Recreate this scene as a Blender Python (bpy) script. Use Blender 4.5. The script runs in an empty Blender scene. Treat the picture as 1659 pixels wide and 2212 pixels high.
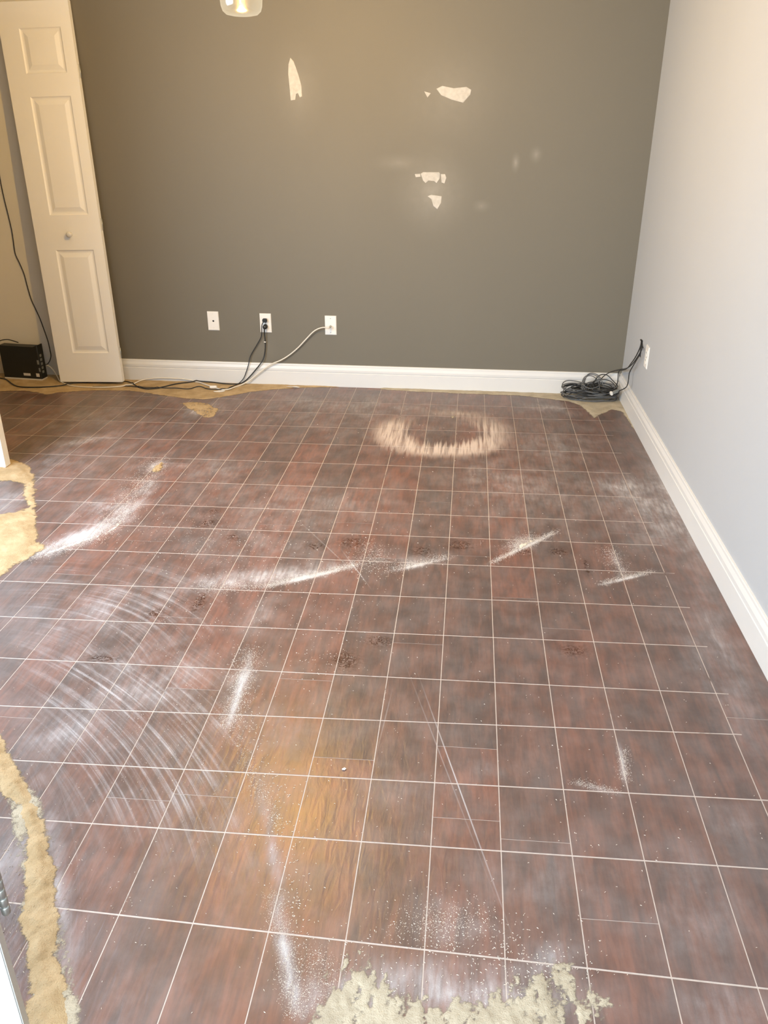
import bpy, bmesh, math, random
import numpy as np
from mathutils import Vector, Matrix

random.seed(7)
RNG = np.random.default_rng(11)
scene = bpy.context.scene
COL = scene.collection

# ------------------------------------------------------------------ camera
U = 0.158                     # one floor-board width in metres
W, H = 1659, 2212
F = 1760.6027
YAW, PIT, ROL = 0.0985728, 1.1285711, 0.0030048
CAM = np.array([0.156478, 0.0, 9.322434])      # in board widths
XW, DW, HB = 6.15228, 30.99802, 0.86163         # right wall, back wall, baseboard height


def rotm(a, b, c):
    ca, sa, cb, sb, cc, sc = math.cos(a), math.sin(a), math.cos(b), math.sin(b), math.cos(c), math.sin(c)
    rz = np.array([[ca, -sa, 0], [sa, ca, 0], [0, 0, 1]])
    rx = np.array([[1, 0, 0], [0, cb, -sb], [0, sb, cb]])
    ro = np.array([[cc, -sc, 0], [sc, cc, 0], [0, 0, 1]])
    return rz @ rx @ ro


R = rotm(YAW, PIT, ROL)
cam_data = bpy.data.cameras.new('camera')
cam = bpy.data.objects.new('camera', cam_data)
COL.objects.link(cam)
cam_data.sensor_fit = 'HORIZONTAL'
cam_data.sensor_width = 36.0
cam_data.lens = F / W * 36.0
cam_data.clip_start = 0.02
M4 = Matrix([list(R[0]) + [CAM[0] * U], list(R[1]) + [CAM[1] * U], list(R[2]) + [CAM[2] * U], [0, 0, 0, 1]])
cam.matrix_world = M4
scene.camera = cam

# ------------------------------------------------------------------ world, lights, exposure
scene.view_settings.view_transform = 'Standard'
scene.view_settings.look = 'None'
scene.view_settings.gamma = 1.0
scene.view_settings.use_curve_mapping = False
scene.view_settings.exposure = 0.0
scene.cycles.max_bounces = 4
scene.cycles.use_light_tree = False
scene.cycles.diffuse_bounces = 3
scene.cycles.glossy_bounces = 2
scene.cycles.transparent_max_bounces = 6
scene.cycles.sample_clamp_indirect = 6.0

world = bpy.data.worlds.new('sky')
scene.world = world
world.use_nodes = True
wb = world.node_tree.nodes['Background']
wb.inputs[0].default_value = (0.72, 0.85, 1.0, 1)
wb.inputs[1].default_value = 0.6


def area_light(name, loc, target, sx, sy, power, color):
    ld = bpy.data.lights.new(name, 'AREA')
    ld.shape = 'RECTANGLE'
    ld.size, ld.size_y = sx, sy
    ld.energy = power
    ld.color = color
    o = bpy.data.objects.new(name, ld)
    COL.objects.link(o)
    o.location = loc
    d = Vector(target) - Vector(loc)
    o.rotation_euler = d.to_track_quat('-Z', 'Y').to_euler()
    return o


# daylight through the side window; soft fill added at the open doorway behind
area_light('daylight_side_window', (-2.47, 1.95, 1.45), (-0.4, 3.0, -0.2), 1.9, 1.4, 120, (0.66, 0.82, 1.0))
area_light('fill_doorway', (-0.35, -1.18, 1.15), (-0.35, 3.0, 0.6), 1.2, 1.9, 112, (0.87, 0.95, 1.0))
LAMP_POWER = 165


# ------------------------------------------------------------------ pixel -> place
def ray(x, y):
    return R @ np.array([(x - W / 2) / F, -(y - H / 2) / F, -1.0])


def on_z(x, y, z=0.0):
    d = ray(x, y)
    return (CAM + d * (z / U - CAM[2]) / d[2]) * U


def on_y(x, y, yy=DW * U):
    d = ray(x, y)
    return (CAM + d * (yy / U - CAM[1]) / d[1]) * U


def on_x(x, y, xx=XW * U):
    d = ray(x, y)
    return (CAM + d * (xx / U - CAM[0]) / d[0]) * U


def on_plane(x, y, p0, n):
    d = ray(x, y)
    c = CAM * U
    return c + d * (np.dot(np.array(p0) - c, n) / np.dot(d, n))


def project(p):
    q = (np.asarray(p) / U - CAM) @ R
    return W / 2 + F * q[0] / -q[2], H / 2 - F * q[1] / -q[2], -q[2]


XR, YB = XW * U, DW * U
YA = (DW + 0.25) * U           # the wall that steps back behind the leaning door
XG = -14.35 * U                # end of the grey wall (hidden by the leaning door)
CEIL = 2.50


# ------------------------------------------------------------------ materials
def new_mat(name):
    m = bpy.data.materials.new(name)
    m.use_nodes = True
    nt = m.node_tree
    return m, nt, nt.nodes['Principled BSDF']


def N(nt, kind, **kw):
    n = nt.nodes.new(kind)
    for k, v in kw.items():
        if k.startswith('i_'):
            key = k[2:]
            key = int(key) if key.isdigit() else key
            n.inputs[key].default_value = v
        else:
            setattr(n, k, v)
    return n


def mixcol(nt, fac, a, b, blend='MIX'):
    n = nt.nodes.new('ShaderNodeMix')
    n.data_type = 'RGBA'
    n.blend_type = blend
    for sock, v in ((n.inputs[0], fac), (n.inputs[6], a), (n.inputs[7], b)):
        if hasattr(v, 'is_linked') or hasattr(v, 'links'):
            nt.links.new(v, sock)
        elif isinstance(v, (int, float)):
            sock.default_value = v
        else:
            sock.default_value = (*v, 1)
    return n.outputs[2]


def math_n(nt, op, a, b=None, c=None, clamp=False):
    n = nt.nodes.new('ShaderNodeMath')
    n.operation = op
    n.use_clamp = clamp
    for i, v in enumerate((a, b, c)):
        if v is None:
            continue
        if hasattr(v, 'links'):
            nt.links.new(v, n.inputs[i])
        else:
            n.inputs[i].default_value = v
    return n.outputs[0]


def ramp01(nt, v, lo, hi, smooth=True):
    n = nt.nodes.new('ShaderNodeMapRange')
    n.interpolation_type = 'SMOOTHSTEP' if smooth else 'LINEAR'
    nt.links.new(v, n.inputs[0])
    n.inputs[1].default_value = lo
    n.inputs[2].default_value = hi
    n.inputs[3].default_value = 0
    n.inputs[4].default_value = 1
    return n.outputs[0]


def noise(nt, vec, scale, detail=3, rough=0.55, stretch=None, dist=0.0):
    if stretch is not None:
        mp = nt.nodes.new('ShaderNodeMapping')
        mp.inputs['Scale'].default_value = stretch
        nt.links.new(vec, mp.inputs[0])
        vec = mp.outputs[0]
    n = nt.nodes.new('ShaderNodeTexNoise')
    n.inputs['Scale'].default_value = scale
    n.inputs['Detail'].default_value = detail
    n.inputs['Roughness'].default_value = rough
    n.inputs['Distortion'].default_value = dist
    nt.links.new(vec, n.inputs['Vector'])
    return n.outputs[0]


def blob_sum(nt, pos, blobs):
    """sum of soft ellipses lying in the world: (cx,cy,cz, rot(3), half sizes(3), amount)"""
    acc = None
    for loc, rot, sc, amp in blobs:
        mp = nt.nodes.new('ShaderNodeMapping')
        mp.vector_type = 'TEXTURE'
        mp.inputs['Location'].default_value = loc
        mp.inputs['Rotation'].default_value = rot
        mp.inputs['Scale'].default_value = sc
        nt.links.new(pos, mp.inputs[0])
        g = nt.nodes.new('ShaderNodeTexGradient')
        g.gradient_type = 'QUADRATIC_SPHERE'
        nt.links.new(mp.outputs[0], g.inputs[0])
        acc = math_n(nt, 'MULTIPLY_ADD', g.outputs[1], amp, acc if acc is not None else 0.0)
    return acc


def position(nt):
    return nt.nodes.new('ShaderNodeNewGeometry').outputs['Position']


def bump(nt, bsdf, h, strength, dist=0.002):
    b = nt.nodes.new('ShaderNodeBump')
    b.inputs['Strength'].default_value = strength
    b.inputs['Distance'].default_value = dist
    nt.links.new(h, b.inputs['Height'])
    nt.links.new(b.outputs[0], bsdf.inputs['Normal'])


def simple_mat(name, col, rough=0.5, vary=0.06, scale=30, metal=0.0, bumps=0.0, bscale=200):
    m, nt, b = new_mat(name)
    pos = nt.nodes.new('ShaderNodeTexCoord').outputs['Object']
    nz = noise(nt, pos, scale)
    dark = tuple(c * (1 - vary) for c in col)
    lite = tuple(min(1, c * (1 + vary)) for c in col)
    nt.links.new(mixcol(nt, nz, dark, lite), b.inputs['Base Color'])
    b.inputs['Roughness'].default_value = rough
    b.inputs['Metallic'].default_value = metal
    if bumps:
        bump(nt, b, noise(nt, pos, bscale, 2), bumps)
    return m


def wall_paint(name, col, halos=None):
    m, nt, b = new_mat(name)
    pos = position(nt)
    big = noise(nt, pos, 1.7, 3)
    fine = noise(nt, pos, 260, 2)
    c = mixcol(nt, big, tuple(x * 0.97 for x in col), tuple(min(1, x * 1.03) for x in col))
    if halos:
        s = blob_sum(nt, pos, halos)
        mot = noise(nt, pos, 22, 4)
        f = math_n(nt, 'MULTIPLY', s, math_n(nt, 'MULTIPLY_ADD', mot, 0.9, 0.45), clamp=True)
        c = mixcol(nt, f, c, (0.55, 0.52, 0.46))
    nt.links.new(c, b.inputs['Base Color'])
    b.inputs['Roughness'].default_value = 0.62
    bump(nt, b, fine, 0.12, 0.001)
    return m


def px_wall_blob(x, y, dx, dy, amp):
    c = on_y(x, y)
    a = np.linalg.norm(on_y(x + dx, y) - c)
    d = np.linalg.norm(on_y(x, y + dy) - c)
    return (tuple(c), (0, 0, 0), (a, 0.5, d), amp)


def px_stroke(p1, p2, wpx, amp, over=1.35):
    a, b = on_z(*p1), on_z(*p2)
    d = b[:2] - a[:2]
    L = np.linalg.norm(d)
    mx, my = (p1[0] + p2[0]) / 2, (p1[1] + p2[1]) / 2
    px = np.array([p2[0] - p1[0], p2[1] - p1[1]], float)
    px /= np.linalg.norm(px)
    q = on_z(mx - px[1] * wpx, my + px[0] * wpx)
    c = (a + b) / 2
    n = np.array([-d[1], d[0]]) / L
    wd = abs(np.dot(q[:2] - c[:2], n))
    return (tuple(c), (0, 0, math.atan2(d[1], d[0])), (L / 2 * over, max(wd, 0.002), 1.0), amp)


def px_blob(x, y, dx, dy, amp):
    c = on_z(x, y)
    a = np.linalg.norm(on_z(x + dx, y) - c)
    d = np.linalg.norm(on_z(x, y - dy) - on_z(x, y + dy)) / 2
    return (tuple(c), (0, 0, 0), (a, d, 1.0), amp)


FILM_WIDE = []


# ---- floor board material: dark red-brown stained wood under a film of sanding dust
def board_material():
    m, nt, b = new_mat('stained_board')
    L = nt.links
    pos = position(nt)
    at = nt.nodes.new('ShaderNodeAttribute')
    at.attribute_name = 'tone'
    tone = at.outputs['Fac']
    # wood: each board gets its own offset in the grain
    comb = N(nt, 'ShaderNodeCombineXYZ')
    L.new(math_n(nt, 'MULTIPLY', tone, 13.7), comb.inputs[0])
    L.new(math_n(nt, 'MULTIPLY', tone, 7.3), comb.inputs[1])
    av = N(nt, 'ShaderNodeVectorMath', operation='ADD')
    L.new(pos, av.inputs[0])
    L.new(comb.outputs[0], av.inputs[1])
    gpos = av.outputs[0]
    grain = noise(nt, gpos, 1.0, 5, 0.6, (95, 9, 1))
    cloud = noise(nt, gpos, 1.0, 4, 0.55, (24, 6, 1), 0.5)
    ripple = noise(nt, gpos, 1.0, 2, 0.5, (55, 13, 1), 0.6)
    c1 = mixcol(nt, ramp01(nt, cloud, 0.32, 0.68), (0.092, 0.049, 0.036), (0.168, 0.073, 0.047))
    c2 = mixcol(nt, math_n(nt, 'MULTIPLY', ramp01(nt, grain, 0.35, 0.7), 0.45), c1, (0.050, 0.030, 0.026))
    red = mixcol(nt, ramp01(nt, tone, 0.1, 0.95, False), (0.80, 0.88, 0.92), (1.18, 1.05, 1.0))
    wood = mixcol(nt, 1.0, c2, red, 'MULTIPLY')

    # dust film ------------------------------------------------------------
    film = [px_blob(600, 1090, 420, 130, 0.14), px_blob(560, 1180, 300, 80, 0.12), px_blob(760, 1090, 200, 70, 0.10), px_blob(1150, 1060, 380, 140, 0.22), px_blob(300, 1000, 320, 120, 0.10),
            px_blob(480, 1010, 120, 40, 0.22),
            px_stroke((300, 1275), (800, 1215), 26, 0.75), px_stroke((575, 1268), (775, 1221), 7, 1.5), px_stroke((560, 1262), (790, 1210), 20, 0.5),
            px_stroke((840, 1236), (975, 1204), 7, 1.1), px_blob(900, 1215, 90, 30, 0.45),
            px_stroke((1060, 1216), (1200, 1150), 7, 1.7), px_blob(1128, 1175, 50, 22, 0.9),
            px_stroke((1295, 1264), (1410, 1236), 6, 1.4), px_stroke((1320, 1190), (1350, 1245), 14, 0.55),
            px_stroke((60, 1205), (290, 1112), 26, 1.6), px_stroke((250, 1125), (290, 1085), 26, 0.8), px_blob(220, 1100, 110, 60, 0.40),
            px_stroke((285, 1120), (345, 1000), 24, 0.55), px_stroke((310, 1022), (375, 985), 16, 0.7),
            px_stroke((350, 1010), (460, 1008), 9, 0.35),
            px_stroke((75, 968), (300, 938), 13, 0.5), px_blob(440, 885, 70, 22, 0.8),
            px_blob(180, 900, 300, 90, 0.22), px_blob(120, 1010, 200, 110, 0.16),
            px_stroke((545, 1410), (490, 1575), 14, 1.2), px_stroke((545, 1400), (490, 1575), 40, 0.3), px_blob(560, 1330, 60, 60, 0.35),
            px_stroke((380, 1270), (600, 1255), 16, 0.5),
            px_blob(200, 1330, 240, 130, 0.22), px_blob(330, 1480, 240, 120, 0.28), px_blob(140, 1580, 160, 90, 0.30),
            px_blob(1350, 1060, 110, 60, 0.55), px_blob(1420, 1120, 150, 130, 0.40), px_stroke((1380, 940), (1570, 1300), 55, 0.55), px_stroke((1480, 1200), (1680, 1680), 60, 0.30), px_blob(800, 905, 950, 95, 0.16),
            px_stroke((1420, 1250), (1659, 1700), 60, 0.18),
            px_blob(1060, 1030, 120, 60, 0.15), px_blob(1200, 960, 160, 80, 0.22),
            px_blob(760, 870, 620, 40, 0.30), px_blob(1190, 880, 120, 28, 0.35),
            px_stroke((1335, 1600), (1352, 1700), 12, 0.7), px_stroke((1235, 1690), (1350, 1718), 12, 0.5),
            px_blob(1590, 1780, 90, 70, 0.20),
            px_stroke((590, 1920), (650, 2230), 30, 0.8), px_stroke((560, 1700), (620, 1990), 26, 0.35),
            px_blob(1000, 2150, 430, 110, 0.75), px_blob(980, 1990, 120, 70, 0.35), px_blob(760, 2160, 200, 80, 0.7),
            px_blob(1180, 2090, 110, 60, 0.6), px_blob(1560, 2190, 160, 70, 0.4),
            px_stroke((100, 1700), (165, 2230), 44, 0.55), px_blob(230, 2160, 160, 120, 0.10),
            px_blob(20, 1850, 60, 180, 0.6), px_blob(20, 1080, 70, 50, 0.4),
            px_blob(620, 1560, 120, 120, 0.10), px_blob(1180, 1900, 300, 200, 0.10), px_blob(1500, 1950, 220, 250, 0.16),
            px_blob(880, 1700, 140, 60, 0.12), px_blob(1060, 1660, 110, 40, 0.16)]
    FILM_WIDE.extend(b_ for b_ in film if min(b_[2][:2]) >= 0.045)
    fa_ = nt.nodes.new('ShaderNodeAttribute')
    fa_.attribute_name = 'film'
    fs = math_n(nt, 'ADD', fa_.outputs['Fac'], blob_sum(nt, pos, [b_ for b_ in film if min(b_[2][:2]) < 0.045]))
    streak = noise(nt, pos, 1.0, 4, 0.6, (70, 11, 1), 0.3)
    blotch = noise(nt, pos, 9.0, 5, 0.62)
    grit = noise(nt, pos, 420, 2, 0.6)
    mod = math_n(nt, 'MULTIPLY_ADD', ramp01(nt, streak, 0.3, 0.72), 0.75, 0.35)
    mod = math_n(nt, 'MULTIPLY', mod, math_n(nt, 'MULTIPLY_ADD', ramp01(nt, blotch, 0.3, 0.7), 0.9, 0.5))
    mod = math_n(nt, 'MULTIPLY', mod, math_n(nt, 'MULTIPLY_ADD', grit, 0.9, 0.55))
    f = math_n(nt, 'MULTIPLY', fs, mod)
    f = math_n(nt, 'ADD', f, math_n(nt, 'MULTIPLY', ramp01(nt, blotch, 0.3, 0.75), 0.08))
    f = math_n(nt, 'ADD', f, 0.055)
    f = math_n(nt, 'MAXIMUM', f, math_n(nt, 'MULTIPLY', ramp01(nt, math_n(nt, 'MULTIPLY_ADD', fs, 0.30, grit), 0.70, 0.82), math_n(nt, 'MINIMUM', math_n(nt, 'MULTIPLY', fs, 1.1), 0.9)))

    # curved sander scratches: rings about the sander's pivots
    def arcs(cx, cy, freq, lo, hi, region, amp, afreq=2.0):
        sub = N(nt, 'ShaderNodeVectorMath', operation='SUBTRACT')
        L.new(pos, sub.inputs[0])
        sub.inputs[1].default_value = (cx * U, cy * U, 0)
        ln = N(nt, 'ShaderNodeVectorMath', operation='LENGTH')
        L.new(sub.outputs[0], ln.inputs[0])
        sp = N(nt, 'ShaderNodeSeparateXYZ')
        L.new(sub.outputs[0], sp.inputs[0])
        ang = math_n(nt, 'ARCTAN2', sp.outputs[1], sp.outputs[0])
        cb = N(nt, 'ShaderNodeCombineXYZ')
        L.new(math_n(nt, 'MULTIPLY', ln.outputs['Value'], freq), cb.inputs[0])
        L.new(math_n(nt, 'MULTIPLY', ang, afreq), cb.inputs[1])
        nz = noise(nt, cb.outputs[0], 1.0, 4, 0.65)
        s = ramp01(nt, nz, lo, hi)
        mask = blob_sum(nt, pos, region)
        return math_n(nt, 'MULTIPLY', math_n(nt, 'MULTIPLY', s, math_n(nt, 'MINIMUM', mask, 1.0)), amp)
    a1 = arcs(-12.0, 2.9, 62, 0.46, 0.72, [px_stroke((100, 1400), (520, 1850), 230, 2.6), px_blob(330, 1560, 300, 260, 1.2)], 0.50, 1.2)
    a2 = arcs(-8.86, 10.0, 55, 0.46, 0.74, [px_blob(280, 1330, 320, 190, 1.8), px_blob(110, 1250, 140, 80, 1.0)], 0.36, 1.2)
    a3 = arcs(-14.38, 2.43, 70, 0.46, 0.70, [px_stroke((70, 1600), (165, 2050), 75, 2.2)], 0.5, 1.2)
    for a in (a1, a2, a3):
        f = math_n(nt, 'ADD', f, math_n(nt, 'MULTIPLY', a, math_n(nt, 'MULTIPLY_ADD', ramp01(nt, math_n(nt, 'ADD', grit, blotch), 0.75, 1.25), 1.1, 0.30)))
    # straight scratches left by dragged tools
    lines = blob_sum(nt, pos, [px_stroke((905, 1462), (1110, 2030), 2.6, 2.0, 1.3), px_stroke((862, 1400), (1090, 1990), 2.2, 0.7, 1.2),
                               px_stroke((738, 1188), (800, 1270), 2, 1.6), px_stroke((850, 1480), (810, 1640), 2.2, 0.6),
                               px_stroke((640, 1120), (780, 1250), 2, 0.7)])
    f = math_n(nt, 'ADD', f, math_n(nt, 'MULTIPLY', lines, 0.45))
    # shoe prints pressed through the dust
    prints = blob_sum(nt, pos, [px_blob(x, y, dx, dy, a) for x, y, dx, dy, a in (
        (762, 1172, 60, 24, 2.2), (912, 1190, 48, 20, 2.0), (995, 1178, 55, 20, 2.0), (682, 1180, 46, 20, 1.6),
        (1130, 1192, 50, 18, 1.6), (1205, 1192, 46, 20, 1.8), (1240, 1405, 60, 26, 1.8), (820, 1385, 60, 24, 1.9),
        (745, 1428, 60, 40, 2.0), (430, 1300, 26, 42, 2.2), (450, 1130, 46, 24, 1.6), (335, 1325, 40, 22, 1.6),
        (505, 1160, 40, 20, 1.4), (220, 1422, 70, 14, 1.8), (1268, 1225, 14, 34, 2.0), (460, 1105, 40, 20, 1.2))])
    tread = noise(nt, pos, 34, 3, 0.6, (1, 1.5, 1), 1.5)
    band = ramp01(nt, math_n(nt, 'ABSOLUTE', math_n(nt, 'SUBTRACT', tread, 0.5)), 0.07, 0.025)
    pr = math_n(nt, 'MULTIPLY', math_n(nt, 'MINIMUM', prints, 1.0), band, clamp=True)
    f = math_n(nt, 'MULTIPLY', f, math_n(nt, 'SUBTRACT', 1.0, pr))
    f = math_n(nt, 'MINIMUM', math_n(nt, 'MAXIMUM', f, 0.0), 0.93)
    wood = mixcol(nt, math_n(nt, 'MULTIPLY', pr, 0.5), wood, (0.024, 0.013, 0.011))

    # ring where the sander has cut through to bare wood
    cx, cy = -0.42 * U, 26.15 * U
    sub = N(nt, 'ShaderNodeVectorMath', operation='SUBTRACT')
    L.new(pos, sub.inputs[0])
    sub.inputs[1].default_value = (cx, cy, 0)
    ln = N(nt, 'ShaderNodeVectorMath', operation='LENGTH')
    L.new(sub.outputs[0], ln.inputs[0])
    rr = ln.outputs['Value']
    comb_n = noise(nt, pos, 1.0, 3, 0.6, (75, 3.2, 1))
    edge = math_n(nt, 'ADD', rr, math_n(nt, 'MULTIPLY', math_n(nt, 'SUBTRACT', comb_n, 0.5), 0.26))
    ring = math_n(nt, 'MULTIPLY', ramp01(nt, edge, 0.16, 0.27), ramp01(nt, edge, 0.43, 0.33))
    weight = math_n(nt, 'MINIMUM', blob_sum(nt, pos, [px_blob(880, 960, 150, 55, 2.0), px_blob(1010, 965, 130, 40, 1.8),
                                                     px_blob(850, 930, 80, 45, 1.9), px_blob(1055, 930, 110, 65, 1.2), px_blob(940, 960, 190, 60, 0.5), px_blob(990, 893, 110, 16, 0.8)]), 1.0)
    ringf = math_n(nt, 'MULTIPLY', ring, weight)
    ringf = math_n(nt, 'MULTIPLY', ringf, math_n(nt, 'MULTIPLY_ADD', ramp01(nt, comb_n, 0.35, 0.6), 0.6, 0.4), clamp=True)

    dustc = mixcol(nt, blotch, (0.49, 0.485, 0.51), (0.58, 0.57, 0.59))
    c = mixcol(nt, f, wood, dustc)
    c = mixcol(nt, ringf, c, (0.60, 0.51, 0.46))
    L.new(c, b.inputs['Base Color'])
    tot = math_n(nt, 'MINIMUM', math_n(nt, 'ADD', f, ringf), 1.0)
    L.new(math_n(nt, 'MULTIPLY_ADD', math_n(nt, 'POWER', tot, 0.6), 0.5, 0.22), b.inputs['Roughness'])
    b.inputs['Specular IOR Level'].default_value = 0.42
    hh = math_n(nt, 'ADD', math_n(nt, 'MULTIPLY', ripple, 1.0), math_n(nt, 'MULTIPLY', grit, 0.12))
    bump(nt, b, hh, 0.30, 0.0035)
    return m


def sawdust_material(name, c1, c2, c3):
    m, nt, b = new_mat(name)
    pos = position(nt)
    big = noise(nt, pos, 14, 4)
    fine = noise(nt, pos, 330, 3, 0.7)
    c = mixcol(nt, ramp01(nt, big, 0.3, 0.7), c1, c2)
    c = mixcol(nt, math_n(nt, 'MULTIPLY', ramp01(nt, fine, 0.5, 0.75), 0.5), c, c3)
    nt.links.new(c, b.inputs['Base Color'])
    b.inputs['Roughness'].default_value = 0.95
    b.inputs['Specular IOR Level'].default_value = 0.1
    mid = noise(nt, pos, 90, 3, 0.6)
    at = nt.nodes.new('ShaderNodeAttribute')
    at.attribute_name = 'cover'
    g = math_n(nt, 'MULTIPLY_ADD', fine, 0.9, math_n(nt, 'MULTIPLY_ADD', mid, 0.7, -0.8))
    nt.links.new(ramp01(nt, math_n(nt, 'ADD', at.outputs['Fac'], g), 0.10, 0.62), b.inputs['Alpha'])
    bump(nt, b, math_n(nt, 'ADD', fine, mid), 0.8, 0.003)
    return m


def kerf_material():
    m, nt, b = new_mat('dust_in_joints')
    pos = position(nt)
    n1 = noise(nt, pos, 7, 4, 0.6)
    n2 = noise(nt, pos, 60, 3, 0.6)
    f = math_n(nt, 'MULTIPLY', ramp01(nt, n1, 0.60, 0.74), ramp01(nt, n2, 0.35, 0.6))
    c = mixcol(nt, n2, (0.42, 0.36, 0.325), (0.62, 0.55, 0.51))
    c = mixcol(nt, f, c, (0.07, 0.05, 0.04))
    nt.links.new(c, b.inputs['Base Color'])
    b.inputs['Roughness'].default_value = 0.95
    return m


HALO = [px_wall_blob(645, 190, 75, 130, 0.14), px_wall_blob(970, 205, 170, 160, 0.13), px_wall_blob(935, 415, 110, 120, 0.26),
        px_wall_blob(860, 352, 70, 26, 0.14), px_wall_blob(1114, 352, 12, 28, 0.30), px_wall_blob(1158, 334, 18, 24, 0.25),
        px_wall_blob(1040, 445, 26, 18, 0.18), px_wall_blob(575, 752, 40, 50, 0.06)]
MAT = {}
MAT['grey'] = wall_paint('grey_wall_paint', (0.152, 0.137, 0.105), HALO)
MAT['beige'] = wall_paint('warm_lit_wall_paint', (0.74, 0.72, 0.66))  # light paint with the lamp's warm tone put into its colour
MAT['right'] = wall_paint('cool_lit_wall_paint', (0.445, 0.463, 0.485))  # light paint with a cooler daylight tone put into its colour
MAT['ceil'] = wall_paint('ceiling_paint', (0.80, 0.79, 0.76))
MAT['trim'] = simple_mat('white_trim_paint', (0.67, 0.665, 0.65), 0.35, 0.02, 12)
MAT['door'] = simple_mat('white_door_paint', (0.87, 0.87, 0.86), 0.42, 0.02, 8)
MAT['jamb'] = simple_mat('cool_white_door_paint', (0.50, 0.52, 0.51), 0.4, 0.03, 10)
MAT['board'] = board_material()
MAT['kerf'] = kerf_material()
MAT['saw'] = sawdust_material('sawdust_golden', (0.42, 0.31, 0.175), (0.54, 0.41, 0.25), (0.30, 0.20, 0.10))
MAT['saw2'] = sawdust_material('sawdust_pale', (0.41, 0.36, 0.275), (0.53, 0.475, 0.37), (0.32, 0.265, 0.19))
MAT['saw3'] = sawdust_material('sawdust_white', (0.70, 0.64, 0.56), (0.80, 0.75, 0.68), (0.55, 0.48, 0.40))
MAT['spackle'] = simple_mat('white_spackle', (0.50, 0.475, 0.43), 0.85, 0.30, 45, bumps=0.5, bscale=120)
MAT['plastic'] = simple_mat('white_plastic', (0.80, 0.78, 0.74), 0.35, 0.02)
MAT['socket'] = simple_mat('dark_socket', (0.02, 0.02, 0.02), 0.6, 0.1)
MAT['black'] = simple_mat('black_plastic', (0.016, 0.017, 0.016), 0.45, 0.15)
MAT['rubber'] = simple_mat('black_cable_rubber', (0.022, 0.022, 0.022), 0.5, 0.2)
MAT['grime'] = simple_mat('dusty_cable_rubber', (0.105, 0.108, 0.112), 0.55, 0.5, 40)
MAT['white_cable'] = simple_mat('white_cable_jacket', (0.72, 0.68, 0.60), 0.45, 0.05)
MAT['metal'] = simple_mat('brushed_nickel', (0.42, 0.45, 0.44), 0.38, 0.1, 80, metal=0.9)
MAT['sticker'] = simple_mat('sticker_and_reflection_white', (0.62, 0.60, 0.58), 0.6, 0.25, 400)
MAT['foil'] = simple_mat('worn_foil', (0.20, 0.21, 0.20), 0.5, 0.5, 300)
MAT['shave'] = simple_mat('wood_shaving', (0.80, 0.72, 0.62), 0.9, 0.1, 50)


# ------------------------------------------------------------------ mesh helpers
def obj(name, verts, faces, mat, parent=None, smooth=False):
    me = bpy.data.meshes.new(name)
    me.from_pydata([tuple(map(float, v)) for v in verts], [], faces)
    me.update()
    me.materials.append(mat)
    if smooth:
        me.polygons.foreach_set('use_smooth', [True] * len(me.polygons))
    o = bpy.data.objects.new(name, me)
    COL.objects.link(o)
    if parent is not None:
        o.parent = parent
    return o


def from_bm(name, bm, mat, parent=None, smooth=False):
    me = bpy.data.meshes.new(name)
    bmesh.ops.recalc_face_normals(bm, faces=bm.faces)
    bm.to_mesh(me)
    bm.free()
    me.materials.append(mat)
    if smooth:
        me.polygons.foreach_set('use_smooth', [True] * len(me.polygons))
    o = bpy.data.objects.new(name, me)
    COL.objects.link(o)
    if parent is not None:
        o.parent = parent
    return o


def tag(o, label=None, cat=None, group=None, kind=None):
    if label:
        o['label'] = label
    if cat:
        o['category'] = cat
    if group:
        o['group'] = group
    if kind:
        o['kind'] = kind
    return o


def empty(name, loc=(0, 0, 0)):
    o = bpy.data.objects.new(name, None)
    COL.objects.link(o)
    o.location = loc
    o.empty_display_size = 0.05
    return o


def add_box(bm, lo, hi, bevel=0.0, mtx=None):
    vs = [bm.verts.new((x, y, z)) for x in (lo[0], hi[0]) for y in (lo[1], hi[1]) for z in (lo[2], hi[2])]
    fs = []
    for q in ((0, 1, 3, 2), (4, 6, 7, 5), (0, 4, 5, 1), (2, 3, 7, 6), (0, 2, 6, 4), (1, 5, 7, 3)):
        fs.append(bm.faces.new([vs[i] for i in q]))
    if bevel:
        es = list({e for f in fs for e in f.edges})
        r = bmesh.ops.bevel(bm, geom=es, offset=bevel, segments=2, affect='EDGES')
        vs = list({v for f in r['faces'] for v in f.verts} | {v for v in vs if v.is_valid})
    if mtx is not None:
        bmesh.ops.transform(bm, matrix=mtx, verts=vs)
    return vs


def box(name, lo, hi, mat, parent=None, bevel=0.0, mtx=None):
    bm = bmesh.new()
    add_box(bm, lo, hi, bevel, mtx)
    return from_bm(name, bm, mat, parent)


def catmull(pts, n=6):
    P = [np.array(p, float) for p in pts]
    P = [2 * P[0] - P[1]] + P + [2 * P[-1] - P[-2]]
    out = []
    for i in range(1, len(P) - 2):
        p0, p1, p2, p3 = P[i - 1], P[i], P[i + 1], P[i + 2]
        for k in range(n):
            t = k / n
            out.append(0.5 * ((2 * p1) + (-p0 + p2) * t + (2 * p0 - 5 * p1 + 4 * p2 - p3) * t * t + (-p0 + 3 * p1 - 3 * p2 + p3) * t ** 3))
    out.append(P[-2])
    return out


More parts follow.
